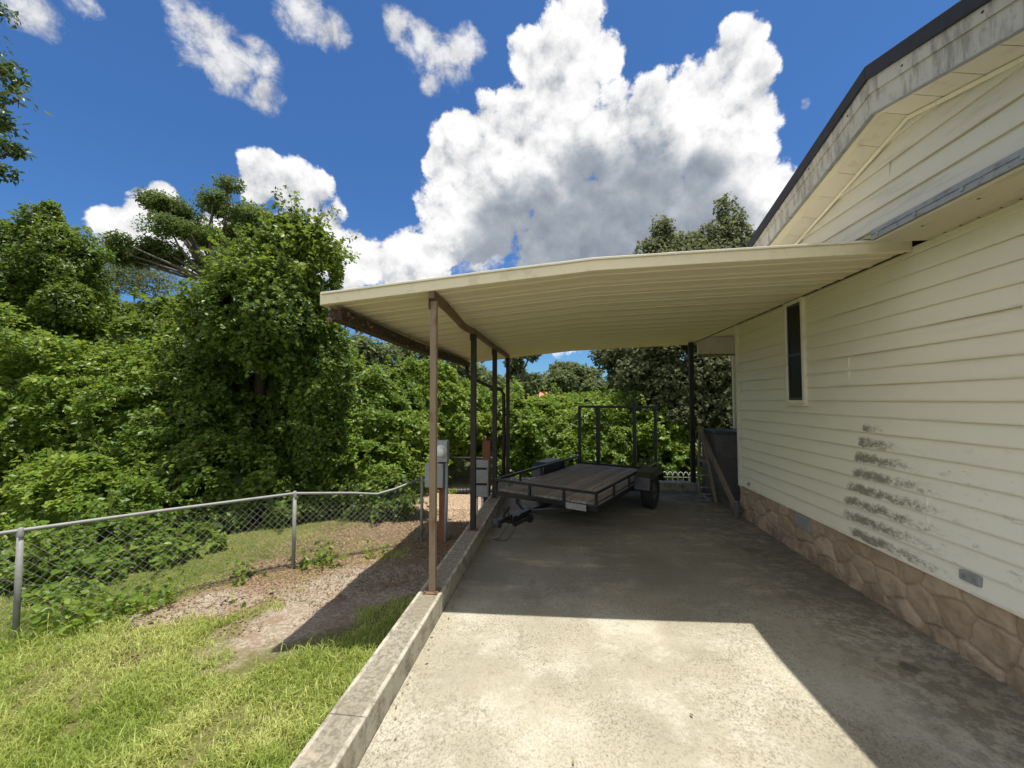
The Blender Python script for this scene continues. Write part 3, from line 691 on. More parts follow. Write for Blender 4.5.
# axle, wheels, fenders, springs
AY = 1.77; p = MB(); p.tube([(-TW - .10, AY, .27), (TW + .08, AY, .262)], .028, 10); tb('axle', p, 'black_steel', smooth=True)
for s in (-1, 1):
    p = MB(); p.bar((s*(TW - .05), AY - .33, .300), (s*(TW - .05), AY, .262), .045, .022); p.bar((s*(TW - .05), AY, .262), (s*(TW - .05), AY + .33, .300), .045, .022); tb('leaf_spring', p, 'black_steel')
    cx = s*(TW + .132); WR = .262
    p = MB(); p.ring((cx, AY, WR), (1,0,0), [(.150,-.070),(.195,-.082),(.235,-.080),(.256,-.063),(WR,-.03),(WR,.03),(.256,.063),(.235,.080),(.195,.082),(.150,.070),(.150,-.070)], 36)
    for j in range(36):
        a_ = 2*math.pi*j/36
        for sx in (-1, 1):
            c0 = Vector((cx + sx*.045, AY + math.cos(a_ + .04*sx)*WR, WR + math.sin(a_ + .04*sx)*WR)); d_ = Vector((0, math.cos(a_), math.sin(a_)))
            if c0.z > .02: p.bar(c0 - Vector((.024,0,0)), c0 + Vector((.024,0,0)), .028, .008, upv=d_)
    wo_ = tb('wheel', p, 'tyre', smooth=False)
    p = MB(); p.ring((cx, AY, WR), (s,0,0), [(.151,-.065),(.151,.055),(.143,.062),(.135,.045),(.06,.03),(.055,.055),(.04,.07),(0,.07)], 24); 
    for j in range(5): p.ring((cx + s*.034, AY + math.cos(j*1.2566)*.085, WR + math.sin(j*1.2566)*.085), (s,0,0), [(.011,-.01),(.011,.016),(0,.016)], 6)
    tb('rim', p, 'rim', wo_, smooth=True)
    # square-shouldered fender with a drop skirt on its inner side
    p = MB(); x0, x1 = s*(TW + .012), s*(TW + .235); fp = [(AY - .43, .34), (AY - .38, .50), (AY - .27, .562), (AY + .27, .562), (AY + .38, .50), (AY + .43, .34)]
    for (a1, b1), (a2, b2) in zip(fp[:-1], fp[1:]):
        lo, hi = min(x0, x1), max(x0, x1)
        p.add([(lo,a1,b1),(hi,a1,b1),(hi,a2,b2),(lo,a2,b2),(lo,a1,b1-.006),(hi,a1,b1-.006),(hi,a2,b2-.006),(lo,a2,b2-.006)], [(0,1,2,3),(4,5,6,7),(0,1,5,4),(2,3,7,6),(0,3,7,4),(1,2,6,5)])
    for xx in (x0, x1):
        xa = xx - .003; low = .34 if xx == x0 else .52
        poly = [(AY - .425, .332)] + [(a, c - .007) for a, c in fp[1:-1]] + [(AY + .425, .332)] if xx == x0 else [(AY - .385, .47), (AY - .376, .493), (AY - .268, .555), (AY + .268, .555), (AY + .376, .493), (AY + .385, .47)]
        p.prism(poly, xa, xa + .006)
    fo = tb('fender', p, 'black_steel')
    p = MB(); p.box((min(x1, x1 + s*.02), AY + .29, .50), (max(x1, x1 + s*.02), AY + .37, .54)); tb('reflector', p, 'dark_top', fo)
# tongue and coupler
p = MB(); p.bar((0, .6, ZF - .065), (0, -.74, ZF - .065), .065, .065); p.bar((-.38, .02, ZF - .062), (-.034, -.32, ZF - .062), .04, .05); p.bar((.38, .02, ZF - .062), (.034, -.32, ZF - .062), .04, .05)
to = tb('tongue', p, 'black_steel', bevel=.003)
p = MB(); p.bar((0, -0.720, ZF - .020), (0, -0.950, ZF - .030), .075, .05); p.ring((0, -0.960, ZF - .075), (0,0,1), [(0, .075), (.035, .07), (.052, .045), (.054, 0), (.046, 0)], 16)
p.bar((0, -0.840, ZF + .0), (0, -0.720, ZF + .075), .022, .012); p.tube([(-.03, -0.780, ZF - .005), (-.03, -0.780, ZF + .06), (.03, -0.780, ZF + .06), (.03, -0.780, ZF - .005)], .007, 6)
tb('coupler', p, 'black_steel', to)
p = MB(); p.tube([(.075, -0.720, ZF - .10), (.075, -0.420, ZF - .10)], .022, 10); p.tube([(.075, -0.720, ZF - .10), (.075, -0.760, ZF - .10), (.075, -0.760, ZF - .02)], .009, 6); p.box((.034, -0.640, ZF - .09), (.06, -0.580, ZF - .03))
p.ring((.075, -0.420, ZF - .10), (0,1,0), [(0, .02), (.05, .018), (.055, -.01), (0, -.012)], 14)
jo = tb('jack', p, 'black_steel', to)
ch = MB()
for s in (-1, 1): ch.tube([(s*.036, -0.640, ZF - .09), (s*.06, -0.720, ZF - .18), (s*.05, -0.840, ZF - .24), (s*.02, -1.0, ZF - .20)], .007, 6)
tb('safety_chain', ch, 'rim', to)
p = MB(); p.box((.34, -.027, ZF - .042), (.60, -.0215, ZF + .030)); tb('plate', p, 'plate', bevel=.002)

# ------------------------------------------------------------------ chain-link fence
def fz(x, y): return float(gz(np.array([x]), np.array([y]))[0])
P0 = (-7.6, -1.33); P1 = (-4.44, 2.85); P2 = (-3.19, 4.54); P3 = (-1.98, 5.62)
fen = thing('chain_link_fence', (-3.19, 4.54, -.4), 'low galvanised chain-link fence with a sagging top rail between the grass and the vines', 'fence')
path = [(-7.6, -1.33, .52), (-6.0, .80, .53), (-4.44, 2.85, .520), (-3.9, 3.58, .505), (-3.19, 4.54, .470), (-2.72, 4.99, .385), (-2.47, 5.22, .325), (-2.30, 5.36, .36), (-1.98, 5.62, .47)]
p = MB(); p.tube(path, .0165, 10); p.build('top_rail', M['galv'], fen, smooth=True)
PL = [Vector(q) for q in path]
def on_path(s):
    for a, c in zip(PL[:-1], PL[1:]):
        L = (Vector((c.x, c.y)) - Vector((a.x, a.y))).length
        if s <= L: return a.lerp(c, s/L)
        s -= L
    return PL[-1].copy()
total = sum((Vector((c.x, c.y)) - Vector((a.x, a.y))).length for a, c in zip(PL[:-1], PL[1:]))
p = MB(); H = .90; s0 = 3.0
for sgn in (1, -1):
    s = s0 - 1.0
    while s < total + 1.0:
        pts = []
        for j in range(0, 17):
            h = j/16.0; u_ = s + sgn*(h - .5)*H*.95
            if u_ < s0 or u_ > total: continue
            q = on_path(u_); base = fz(q.x, q.y) - .0; off = .004*sgn*(1 if j % 2 else -1)
            nrm = Vector((.8, -.6, 0))
            pts.append(Vector((q.x, q.y, base + (q.z - .012 - base)*h)) + nrm*off)
        if len(pts) > 1: p.tube(pts, .0016, 4, cap=False)
        s += .0755
p.build('wire_mesh', M['wire'], fen)
for (x, y, zt_, lean) in ((-4.44, 2.85, .535, .0), (-3.19, 4.54, .49, .0), (-6.0, .80, .55, 0), (-1.98, 5.62, .50, 0)):
    p = MB(); p.tube([(x, y, fz(x, y) - .1), (x, y, zt_ - .03)], .021, 12); po = p.build('post', M['galv'], fen, smooth=True)
    p = MB(); p.ring((x, y, zt_ - .035), (0,0,1), [(.025, -.03), (.025, .008), (.021, .016), (.021, .040), (.0, .048)], 12); p.build('loop_cap', M['galv'], po, smooth=True)
# second run of fence far behind the meters
fen2 = thing('chain_link_fence', (-2.6, 11.8, -1.0), 'distant chain-link fence run seen between the meter post and the breaker panel', 'fence')
f2 = [(-4.6, 11.6, -.08), (-2.95, 11.8, -.12), (-1.9, 12.0, -.14)]
p = MB(); p.tube(f2, .022, 8); p.build('top_rail', M['galv'], fen2, smooth=True)
p = MB()
for sgn in (1, -1):
    for q in np.arange(-4.6, -2.0, .085):
        p.tube([(q, 11.6 + (q + 4.6)*.148, -1.0), (q + sgn*.6, 11.6 + (q + sgn*.6 + 4.6)*.148, -.13)], .003, 4, cap=False)
p.build('wire_mesh', M['wire'], fen2)
for q in (-3.75, -1.95):
    p = MB(); p.tube([(q, 11.6 + (q + 4.6)*.148, -1.1), (q, 11.6 + (q + 4.6)*.148, -.06)], .028, 8); p.build('post', M['galv'], fen2, smooth=True)

# ------------------------------------------------------------------ meter post, breaker panel, pipes
mx, my = -1.672, 5.62; gm = fz(mx, my)
mp = thing('meter_post', (mx, my, gm), 'wooden post with a round glass electric meter and grey box, behind the nearest carport post', 'electric meter')
p = MB(); p.bar((mx, my, gm - .15), (mx, my, .92), .085, .085, upv=(0,1,0)); p.build('post', M['rust_wood'], mp, bevel=.004)
p = MB(); p.box((mx - .085, my - .165, .735), (mx + .108, my - .045, 1.03)); mbx = p.build('meter_box', M['meter_grey'], mp, bevel=.008)
p = MB(); p.ring((mx + .022, my - .165, .888), (0,-1,0), [(.085, -.01), (.088, .02), (.078, .024), (.072, .07), (.05, .088), (0, .092)], 24); p.build('glass_dial', M['dial'], mbx, smooth=True)
p = MB(); p.box((mx - .215, my - .15, .375), (mx + .045, my - .045, .71)); p.build('lower_box', M['panel_grey'], mp, bevel=.006)
p = MB(); p.tube([(mx + .075, my - .08, .735), (mx + .075, my - .07, .2), (mx + .06, my - .06, gm)], .024, 8); p.build('conduit', M['meter_grey'], mp, smooth=True)
p = MB(); p.tube([(mx - .10, my - .09, .345), (mx - .10, my - .09, .1), (mx - .16, my - .10, -.05), (mx - .14, my - .1, gm)], .013, 6); p.build('cable', M['wire'], mp, smooth=True)
bx, by_ = -1.255, 6.70; gb = fz(bx, by_)
bp = thing('breaker_post', (bx, by_, gb), 'red-brown wooden post holding a tall grey breaker panel above white conduits, left of the kerb', 'breaker panel')
p = MB(); p.bar((bx + .02, by_, gb - .15), (bx + .02, by_, .91), .13, .10, upv=(0,1,0)); p.build('post', M['rust_wood'], bp, bevel=.005)
p = MB(); p.box((bx - .185, by_ - .16, .005), (bx + .075, by_ - .052, .60)); pb = p.build('panel', M['panel_grey'], bp, bevel=.006)
for z in (.47, .215):
    p = MB(); p.box((bx - .15, by_ - .166, z - .017), (bx + .055, by_ - .1605, z + .017)); p.build('slot', M['dark_hole'], pb)
for x in (-.13, -.03): 
    p = MB(); p.tube([(bx + x, by_ - .10, .004), (bx + x, by_ - .10, gb - .05)], .026, 10); p.build('conduit', M['pvc'], bp, smooth=True)
dp = MB(); pts = [Vector((-3.5, 11.2, -.84)), Vector((-3.15, 10.95, -.93)), Vector((-2.7, 10.95, -.92)), Vector((-2.1, 11.1, -.91)), Vector((-1.4, 11.2, -.91))]
fine = []
for a, c in zip(pts[:-1], pts[1:]):
    for q in range(14): fine.append(a.lerp(c, q/14))
dp.tube(fine, [.075 if q % 2 else .062 for q in range(len(fine))], 10)
tag(dp.build('drain_pipe', M['black_plastic'], smooth=False), 'black corrugated drain pipe lying across the sunny leaf-litter path', 'pipe')
wb = thing('garden_border', (2.4, 9.0, -.98), 'low white wire garden border in the sun beyond the far kerb', 'garden fence')
p = MB()
for q in np.arange(1.95, 2.9, .11):
    p.tube([(q, 9.0, -1.0), (q, 9.0, -.02), (q + .028, 9.0, .045), (q + .055, 9.0, .06), (q + .083, 9.0, .045), (q + .11, 9.0, -.02), (q + .11, 9.0, -1.0)], .008, 5)
for z in (-.25, -.05): p.tube([(1.95, 9.0, z), (2.94, 9.0, z)], .008, 5)
p.build('wire_hoops', M['white_wire'], wb, smooth=True)

# far house whose roof shows through the trees
fh = thing('far_house', (-1.0, 34, -1.2), 'small far-off house whose orange roof shows between the treetops', 'house')
c0 = at(531, 396, 34)
p = MB(); p.prism([(32.2, c0.z - .25), (35.8, c0.z - .25), (34, c0.z + .40)], c0.x - 1.3, c0.x + 1.4); p.build('roof', M['roof_clay'], fh)
p = MB(); p.box((c0.x - 1.2, 32.5, -1.2), (c0.x + 1.3, 35.5, c0.z - .26)); p.build('wall', M['tan_wall'], fh)

# ------------------------------------------------------------------ vegetation
HEART = np.array([(0,0,0),(.14,.30,.05),(.52,.36,.09),(1,0,-.06),(.52,-.36,.09),(.14,-.30,.05)])
HF = np.array([(0,1,2,3),(0,3,4,5)])
DIA = np.array([(0,0,0),(.45,.26,.06),(1,0,-.04),(.45,-.26,.06)]); DF = np.array([(0,1,2),(0,2,3)])
def leaves(name, P, N, size, mat, parent=None, shape='heart', upw=.65, rndw=.6, outw=.6, droop=.35, tint=None):
    n = len(P)
    nr = unit(N*outw + np.array([0,0,upw]) + rng.normal(size=(n,3))*rndw)
    t = rng.normal(size=(n,3)) + N*.5 - np.array([0,0,droop]); t = unit(t - nr*np.sum(t*nr, 1, keepdims=True)); bt = np.cross(nr, t)
    T, F0 = (HEART, HF) if shape == 'heart' else (DIA, DF)
    s = size[:, None, None]; k = len(T)
    V = P[:, None] + s*(T[None, :, 0:1]*t[:, None] + T[None, :, 1:2]*bt[:, None] + T[None, :, 2:3]*nr[:, None])
    F = (np.arange(n)*k)[:, None, None] + F0[None]
    r = np.clip(rng.normal(.45, .22, n) + (0 if tint is None else tint), 0, 1)
    return np_mesh(name, V.reshape(-1,3), F.reshape(-1, F0.shape[1]), mat, parent, rnd=np.repeat(r, k))

def ell(px, py, y, rpx, rpy, ry):
    c = at(px, py, y); s = (c - EYE).dot(fwd)/400.0
    return (np.array(c), np.array((rpx*s, ry, rpy*s)))

def shell(ells, dens, amp=.30, fr=1.3, depth=.22, gap=.30, floor=True, seed=0, backfrac=.35):
    """leaf positions through the lumpy skin of a union of ellipsoids"""
    Ps, Ns = [], []
    for qi, (c, r) in enumerate(ells):
        area = 4*math.pi*((r[0]*r[1])**1.6/3 + (r[0]*r[2])**1.6/3 + (r[1]*r[2])**1.6/3)**(1/1.6)
        n = int(area*dens); d = unit(rng.normal(size=(n,3))); nrm = unit(d/r)
        P = c + d*r
        lump = fbm(P, fr, seed + 17, 3) - .5; fine = fbm(P, fr*3.3, seed + 29, 2) - .5
        k = 1 + amp*2*lump + amp*.9*fine - depth*rng.random(n)**1.7
        P = c + d*r*np.maximum(k, .71)[:, None]
        keep = np.ones(n, bool)
        for qj, (c2, r2) in enumerate(ells):
            if qj != qi: keep &= (np.linalg.norm((P - c2)/r2, axis=1) > .74)
        keep &= fbm(P, fr*2.4, seed + 53, 2) > gap
        back = (nrm[:,1] > .25) & (rng.random(n) > backfrac); keep &= ~back
        if floor: keep &= P[:,2] > gz(P[:,0], P[:,1]) + .03
        Ps.append(P[keep]); Ns.append(nrm[keep])
    return np.concatenate(Ps), np.concatenate(Ns)

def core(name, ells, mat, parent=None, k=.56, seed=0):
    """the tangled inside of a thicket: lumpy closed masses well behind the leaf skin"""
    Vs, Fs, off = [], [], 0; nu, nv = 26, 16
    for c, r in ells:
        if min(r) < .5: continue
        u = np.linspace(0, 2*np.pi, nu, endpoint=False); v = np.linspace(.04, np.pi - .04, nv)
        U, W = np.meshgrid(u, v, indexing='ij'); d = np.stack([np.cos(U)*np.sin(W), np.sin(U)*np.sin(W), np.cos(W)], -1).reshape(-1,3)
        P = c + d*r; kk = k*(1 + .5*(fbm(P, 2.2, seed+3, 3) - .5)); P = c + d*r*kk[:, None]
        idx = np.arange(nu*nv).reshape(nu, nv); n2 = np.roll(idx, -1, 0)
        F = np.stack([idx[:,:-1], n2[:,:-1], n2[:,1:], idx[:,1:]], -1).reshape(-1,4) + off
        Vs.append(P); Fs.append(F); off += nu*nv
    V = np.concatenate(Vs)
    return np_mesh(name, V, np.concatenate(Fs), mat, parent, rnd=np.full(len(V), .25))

def sprigs(P, N, count, length, gap_, up=.5, seed=0):
    """loose shoots standing off the surface: returns leaf positions, normals and stem paths"""
    sel = rng.choice(len(P), min(count, len(P)), replace=False); LP, LN, paths = [], [], []
    for i in sel:
        L = length*(.5 + rng.random()); d = unit((N[i]*.9 + np.array([0,0,up]) + rng.normal(size=3)*.5)[None])[0]
        p = P[i].copy(); pts = [p.copy()]; m = max(3, int(L/gap_))
        for j in range(m):
            d = unit((d + np.array([0,0,-.07]) + rng.normal(size=3)*.10)[None])[0]; p = p + d*gap_; pts.append(p.copy())
            for s in (-1, 1):
                side = unit(np.cross(d, rng.normal(size=3))[None])[0]; LP.append(p + side*.025); LN.append(unit((side + .6*d)[None])[0])
        paths.append(pts)
    return np.array(LP), np.array(LN), paths

def stems(name, paths, mat, parent, r0=.005):
    mb = MB()
    for pts in paths: mb.tube([Vector(q) for q in pts], [r0*(1 - .7*i/len(pts)) for i in range(len(pts))], 4, cap=False)
    return mb.build(name, mat, parent)

def thicket(name, ells, label, mat, dens, size, spr=120, sprl=.35, shape='heart', amp=.30, gap=.36, seed=0, stuff=True, root=None, tint=0.0, depth=.25):
    P, N = shell(ells, dens, amp=amp, gap=gap, seed=seed, depth=depth)
    LP, LN, paths = sprigs(P, N, spr, sprl, size*.75)
    A, B_ = np.concatenate([P, LP]), np.concatenate([N, LN])
    sz = size*np.clip(rng.lognormal(0, .35, len(A)), .45, 2.0)*np.where(fbm(A, .8, seed + 61, 2) > .56, 1.3, 1)
    tn = (fbm(A, .9, seed + 71, 2) - .5)*.9 + tint
    dead = []
    for i in rng.choice(len(P), 46, replace=False):
        d = unit((N[i] + rng.normal(size=3)*.7)[None])[0]; q = P[i] - N[i]*.1; pts = [q.copy()]
        for j in range(9):
            d = unit((d + rng.normal(size=3)*.16 + np.array([0,0,-.12]))[None])[0]; q = q + d*rng.uniform(.07, .14); pts.append(q.copy())
        dead.append(pts)
    if root is None:
        o = leaves(name, A, B_, sz, M[mat], None, shape, tint=tn)
        tag(o, label, 'vines', kind='stuff')
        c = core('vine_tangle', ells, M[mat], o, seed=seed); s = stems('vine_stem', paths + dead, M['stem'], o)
        return o
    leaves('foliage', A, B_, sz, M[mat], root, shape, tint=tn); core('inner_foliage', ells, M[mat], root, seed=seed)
    if paths: tag(stems('shoots', paths, M['stem'], root), kind='stuff')

A = [ell(40,440,6.6,125,92,1.5), ell(150,455,7.0,95,95,1.3), ell(70,530,5.2,105,62,.95), ell(-70,430,5.6,120,115,1.5),
     ell(175,515,6.1,80,60,.8), ell(30,582,4.0,60,38,.40), ell(105,562,4.45,55,34,.38), ell(150,545,4.9,45,26,.3), ell(60,600,3.55,40,22,.22), ell(15,560,3.7,40,40,.3), ell(62,572,3.95,66,36,.35), ell(122,556,4.4,56,32,.35), ell(182,540,4.95,42,24,.3), ell(110,525,5.0,60,50,.5)]
thicket('vine_thicket', A, 'bright green sunlit vine thicket spilling against the fence at the far left', 'vine', 3100, .056, 480, .38, seed=1, amp=.42, gap=.46, tint=.06)
Bk = [ell(130,362,9.0,75,48,1.4), ell(60,340,9.3,70,55,1.4), ell(190,360,8.6,60,55,1.2), ell(190,335,9.6,42,30,1.0), ell(125,322,10.5,55,18,.9)]
thicket('vine_thicket', Bk, 'darker brush rising behind the left vine thicket, up against the sky', 'vine_dark', 1500, .080, 260, .5, seed=4, amp=.34, tint=.15)
C1 = [ell(365,432,8.6,58,62,1.1), ell(432,424,12.6,60,52,1.2), ell(350,478,7.4,58,40,.8), ell(488,436,13.6,60,50,1.2), ell(400,410,10.6,40,46,.9), ell(388,470,8.4,46,40,.8), ell(330,400,8.8,45,55,1.0)]
thicket('vine_thicket', C1, 'sunlit yellow-green vine mound seen between the carport posts and the leafy tower', 'vine', 2700, .062, 440, .4, seed=7, amp=.44, gap=.48, tint=.10)
C2 = [ell(560,450,13.2,68,48,1.5), ell(525,435,13.8,50,36,1.2), ell(612,447,12.8,58,46,1.3), ell(668,447,12.4,38,44,1.1), ell(695,468,11.8,38,32,1.0),
      ell(512,466,13.2,42,30,.9), ell(640,490,11.8,70,24,.8), ell(600,414,15.8,60,20,1.3), ell(570,490,11.8,60,24,.8)]
thicket('vine_thicket', C2, 'bright vine bank beyond the far kerb, behind the tailgate of the trailer', 'vine', 1900, .074, 420, .45, seed=11, amp=.42, gap=.48, tint=.10)

def trunk_mb(mb, base, top, r0, r1, bend=.15, n=8):
    base, top = Vector(base), Vector(top); pts = []
    o = Vector((random.uniform(-1,1), random.uniform(-1,1), 0))*bend
    for i in range(n + 1):
        t_ = i/n; pts.append(base.lerp(top, t_) + o*math.sin(t_*math.pi) + Vector((random.uniform(-.02,.02), random.uniform(-.02,.02), 0)))
    mb.tube(pts, [r0 + (r1 - r0)*(i/n)**.8 for i in range(n + 1)], 9); return pts

def tree(name, label, loc, top, r0, clusters, mat, size, dens, shape='dia', group=None, hollow=.5, sizes=None, tint=0.0, gap=.32, fr=2.0, barkm='bark', twigs=3):
    root = thing(name, loc, label, 'tree', group)
    mb = MB(); pts = trunk_mb(mb, Vector(loc) - Vector((0,0,.2)), top, r0, r0*.35)
    Ps, Ns = [], []
    for c, r in clusters:
        cv = Vector(c); near = min(pts[len(pts)//3:], key=lambda q: (q - cv).length + max(0, q.z - cv.z)*.8)
        trunk_mb(mb, near, cv, r0*.32, r0*.08, .12, 6)
        for q in range(twigs):
            d = Vector(unit(rng.normal(size=(1,3)))[0]); e = cv + Vector((d.x*r[0], d.y*r[1], d.z*r[2]))*.8
            mb.tube([cv, cv.lerp(e, .5) + Vector((0,0,.05)), e], [r0*.07, r0*.05, r0*.02], 5, cap=False)
        n = int(dens*(r[0]*r[1]*r[2])**(2/3)*12); d = unit(rng.normal(size=(n,3)))
        rad = (hollow + (1 - hollow)*rng.random(n)**.6)*(1 + .7*(fbm(c + d*r, fr, 5, 3) - .5)*1.4)
        P = c + d*r*rad[:, None]; k = fbm(P, fr*1.9, 91, 2) > gap
        Ps.append(P[k]); Ns.append(d[k])
    P, N = np.concatenate(Ps), np.concatenate(Ns); sz = size*np.clip(rng.normal(1, .25, len(P)), .5, 1.6)
    mb.build('trunk', M[barkm], root, smooth=True)
    leaves('crown', P, N, sz, M[mat], root, shape, upw=.5, tint=(fbm(P, 1.3, 77, 2) - .5)*.8 + tint)
    return root

def G(px, y): 
    p = at(px, 500, y); return (p.x, p.y, -.42)
# tall tree swallowed by vines
T1 = [ell(272,318,6.5,62,58,1.05), ell(300,256,6.8,38,38,.65), ell(255,288,6.9,32,32,.7), ell(322,262,6.7,17,34,.4), ell(272,420,7.7,60,95,.6), ell(322,395,6.7,26,100,.45),
      ell(222,490,6.3,72,46,.8), ell(206,400,6.9,46,72,.7), ell(300,508,6.7,60,32,.45), ell(255,520,6.1,50,30,.5), ell(380,500,6.9,40,30,.5)]
vt = thing('vine_draped_tree', G(268, 6.8), 'tall dark tree swallowed by vines, left of the carport roof corner', 'tree')
mb = MB(); trunk_mb(mb, Vector(G(262, 7.7)), at(285, 240, 6.9), .17, .05, .25); trunk_mb(mb, at(270, 330, 6.8), at(322, 215, 6.7), .07, .015, .1); trunk_mb(mb, at(268, 320, 6.8), at(236, 232, 7.0), .07, .015, .1)
mb.build('trunk', M['dark_bark'], vt, smooth=True)
P, N = shell(T1, 2300, amp=.40, fr=1.6, gap=.42, seed=21, depth=.36)
up_ = P[:,2] > 3.6
LP, LN, paths = sprigs(P[up_], N[up_], 150, .46, .055, up=.9); LP2, LN2, paths2 = sprigs(P, N, 260, .4, .055, up=.1)
Aall, Nall = np.concatenate([P, LP, LP2]), np.concatenate([N, LN, LN2])
leaves('crown', Aall, Nall, .068*np.clip(rng.normal(1,.28,len(Aall)), .5, 1.7), M['vine_dark'], vt, 'heart', tint=(fbm(Aall, 1.0, 83, 2) - .5)*.9 + .05)
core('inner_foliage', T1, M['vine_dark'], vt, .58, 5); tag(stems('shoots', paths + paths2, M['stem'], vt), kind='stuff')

def cl(px, py, y, rp, k=(1,1,.7)):
    c = at(px, py, y); s = (c - EYE).dot(fwd)/400.0*rp; return (np.array(c), np.array((s*k[0], s*k[1], s*k[2])))
flat = (1.15, 1.0, .50)
U = [cl(172,207,11.5,30,flat), cl(205,212,11.6,30,flat), cl(150,240,11.2,32,flat), cl(132,252,11.0,24,flat), cl(188,238,11.3,34,flat), cl(226,205,11.6,26,flat), cl(232,232,11.4,30,flat), cl(205,258,11.0,30,flat), cl(252,216,11.8,26,flat), cl(170,256,11.4,26,flat)]
U2 = []
for c, r in U:
    for q in range(3): U2.append((c + rng.normal(size=3)*r*np.array((.36, .4, .30)), r*np.array((.66, .6, .72))*rng.uniform(.7, 1.15)))
U = U2
tree('umbrella_tree', 'spreading flat-topped tree with feathery foliage above the brush, left of the vine-draped tree', G(230, 11.5), at(215, 285, 11.5), .20, U, 'umbrella_leaf', .085, 900, 'dia', hollow=.0, gap=.43, fr=3.6)
L3 = [cl(30,300,8.0,52,(1,1,1)), cl(62,268,8.0,40,(.9,.9,1)), cl(20,262,8.2,42,(1,1,.9)), cl(48,236,8.1,27,(.8,.8,1.3)), cl(72,308,7.8,30,(1,1,1)), cl(-15,280,8.2,50,(1,1,1)), cl(88,255,8.1,13,(1.8,1,.5)), cl(8,238,8.2,22,(1.6,1,.6)), cl(50,215,8.1,11,(.8,.8,1.5))]
tree('pointed_tree', 'dark pointed tree at the left edge, rising behind the bright vine thicket', G(40, 8.1), at(50, 220, 8.1), .16, L3, 'vine_dark', .072, 1000, 'heart', hollow=.45, gap=.36, tint=0.0)
gr = [cl(105,272,13,34), cl(150,280,13.5,30), cl(80,285,13,28), cl(128,262,13.2,20)]
tree('pale_tree', 'thin grey-green tree showing faintly behind the brush under the flat-topped tree', G(115, 13.2), at(118, 275, 13.2), .10, gr, 'far_leaf', .09, 260, 'dia', hollow=.2, tint=.3)
# grey oaks beyond the carport
O1 = [cl(x, y_, d_, r_) for x, y_, d_, r_ in ((640,372,12.8,30),(612,356,13.4,22),(672,380,12.4,30),(706,372,12.2,30),(735,365,12.2,34),(690,412,12.0,26),(650,405,12.4,22),(720,410,12.0,28),(745,430,12.0,34),
      (668,340,12.6,34),(710,335,12.6,34),(690,300,12.8,40),(740,310,12.8,36),(655,300,13.0,30))]
tree('oak_tree', 'dark grey-green oak hanging low behind the far end of the carport', G(712, 12.4), at(700, 300, 12.7), .22, O1, 'oak_leaf', .105, 480, 'heart', hollow=.2, gap=.42, fr=2.6)
O2 = [cl(663,236,15.5,17,(.8,.8,1.3)), cl(652,250,15.5,17), cl(676,250,15.5,22), cl(664,275,15.5,40), cl(690,262,15.8,30), cl(690,242,15.8,16), cl(700,300,15.6,50)]
tree('oak_tree', 'narrow oak top poking over the carport roof, the shorter and left one of two', G(675, 15.6), at(665, 240, 15.5), .2, O2, 'oak_leaf', .115, 300, 'heart', hollow=.05, gap=.47, fr=2.2, tint=.2)
O3 = [cl(724,212,16.5,13,(.8,.8,1.5)), cl(734,228,16.5,16,(1,1,1.2)), cl(718,236,16.5,22), cl(740,248,16.4,22), cl(758,240,16.6,16), cl(770,225,16.6,9,(1,1,1.3)), cl(724,265,16.5,40), cl(760,275,16.5,40), cl(740,310,16.5,60)]
tree('oak_tree', 'taller oak top over the carport roof, beside the dark house roof edge', G(738, 16.5), at(728, 215, 16.5), .22, O3, 'oak_leaf', .115, 300, 'heart', hollow=.05, gap=.47, fr=2.2, tint=.2)
# overhanging branch at the left edge: the tree itself stands outside the picture
H_ = [cl(6,72,5.2,17,(1,1,.8)), cl(18,100,5.2,14,(1.3,1,.55)), cl(2,122,5.2,15), cl(13,150,5.2,14,(1.3,1,.6)), cl(4,172,5.1,12), cl(2,14,5.3,10), cl(-60,110,5.4,50,(1,1,1.2)), cl(-80,30,5.4,55), cl(-110,190,5.4,50)]
tree('overhanging_tree', 'tree reaching into the upper left corner with hanging leafy branches', (-11.5, 5.2, -.5), at(-150, 40, 5.3), .18, H_, 'tree_leaf', .085, 420, 'dia', hollow=.1, gap=.40)
# treeline
LBL = ['rounded grey-green tree in the far treeline, just right of the fourth post', 'broad far tree in the middle of the treeline, under the strip of sky', 'far tree at the right end of the treeline, left of the hanging oak',
       'grey bushy tree behind the vine mound, just right of the vine-draped tree', 'dark bushy tree under the carport gutter, seen behind the first post', 'far tree rising behind the orange roof', 'low olive tree far behind the second and third posts']
FT = [(520,380,27,26,28),(572,381,31,30,23),(622,378,29,28,26),(362,362,15,36,36),(432,362,17,40,34),(545,388,36,26,14),(478,380,24,30,28)]
for lab, (px, py, y, rx, rz_) in zip(LBL, FT):
    c = at(px, py, y); s = (c - EYE).dot(fwd)/400.0; cls = []
    for q in range(9):
        o = rng.normal(size=3)*np.array((.45, .4, .40)); cls.append((np.array(c) + o*np.array((rx, rx, rz_))*s, np.array((rx, rx, rz_*.8))*s*rng.uniform(.38, .55)))
    cls.append((np.array(c) - np.array((0, 0, rz_*s*1.0)), np.array((rx*1.1, rx, rz_))*s*.7))
    tree('treeline_tree', lab, (c.x, c.y, -.5), c, .16 + .006*y, cls, 'far_leaf', .11 + .0065*y, 130, 'dia', 'trees of the far treeline', hollow=.3, gap=.33, fr=.9)
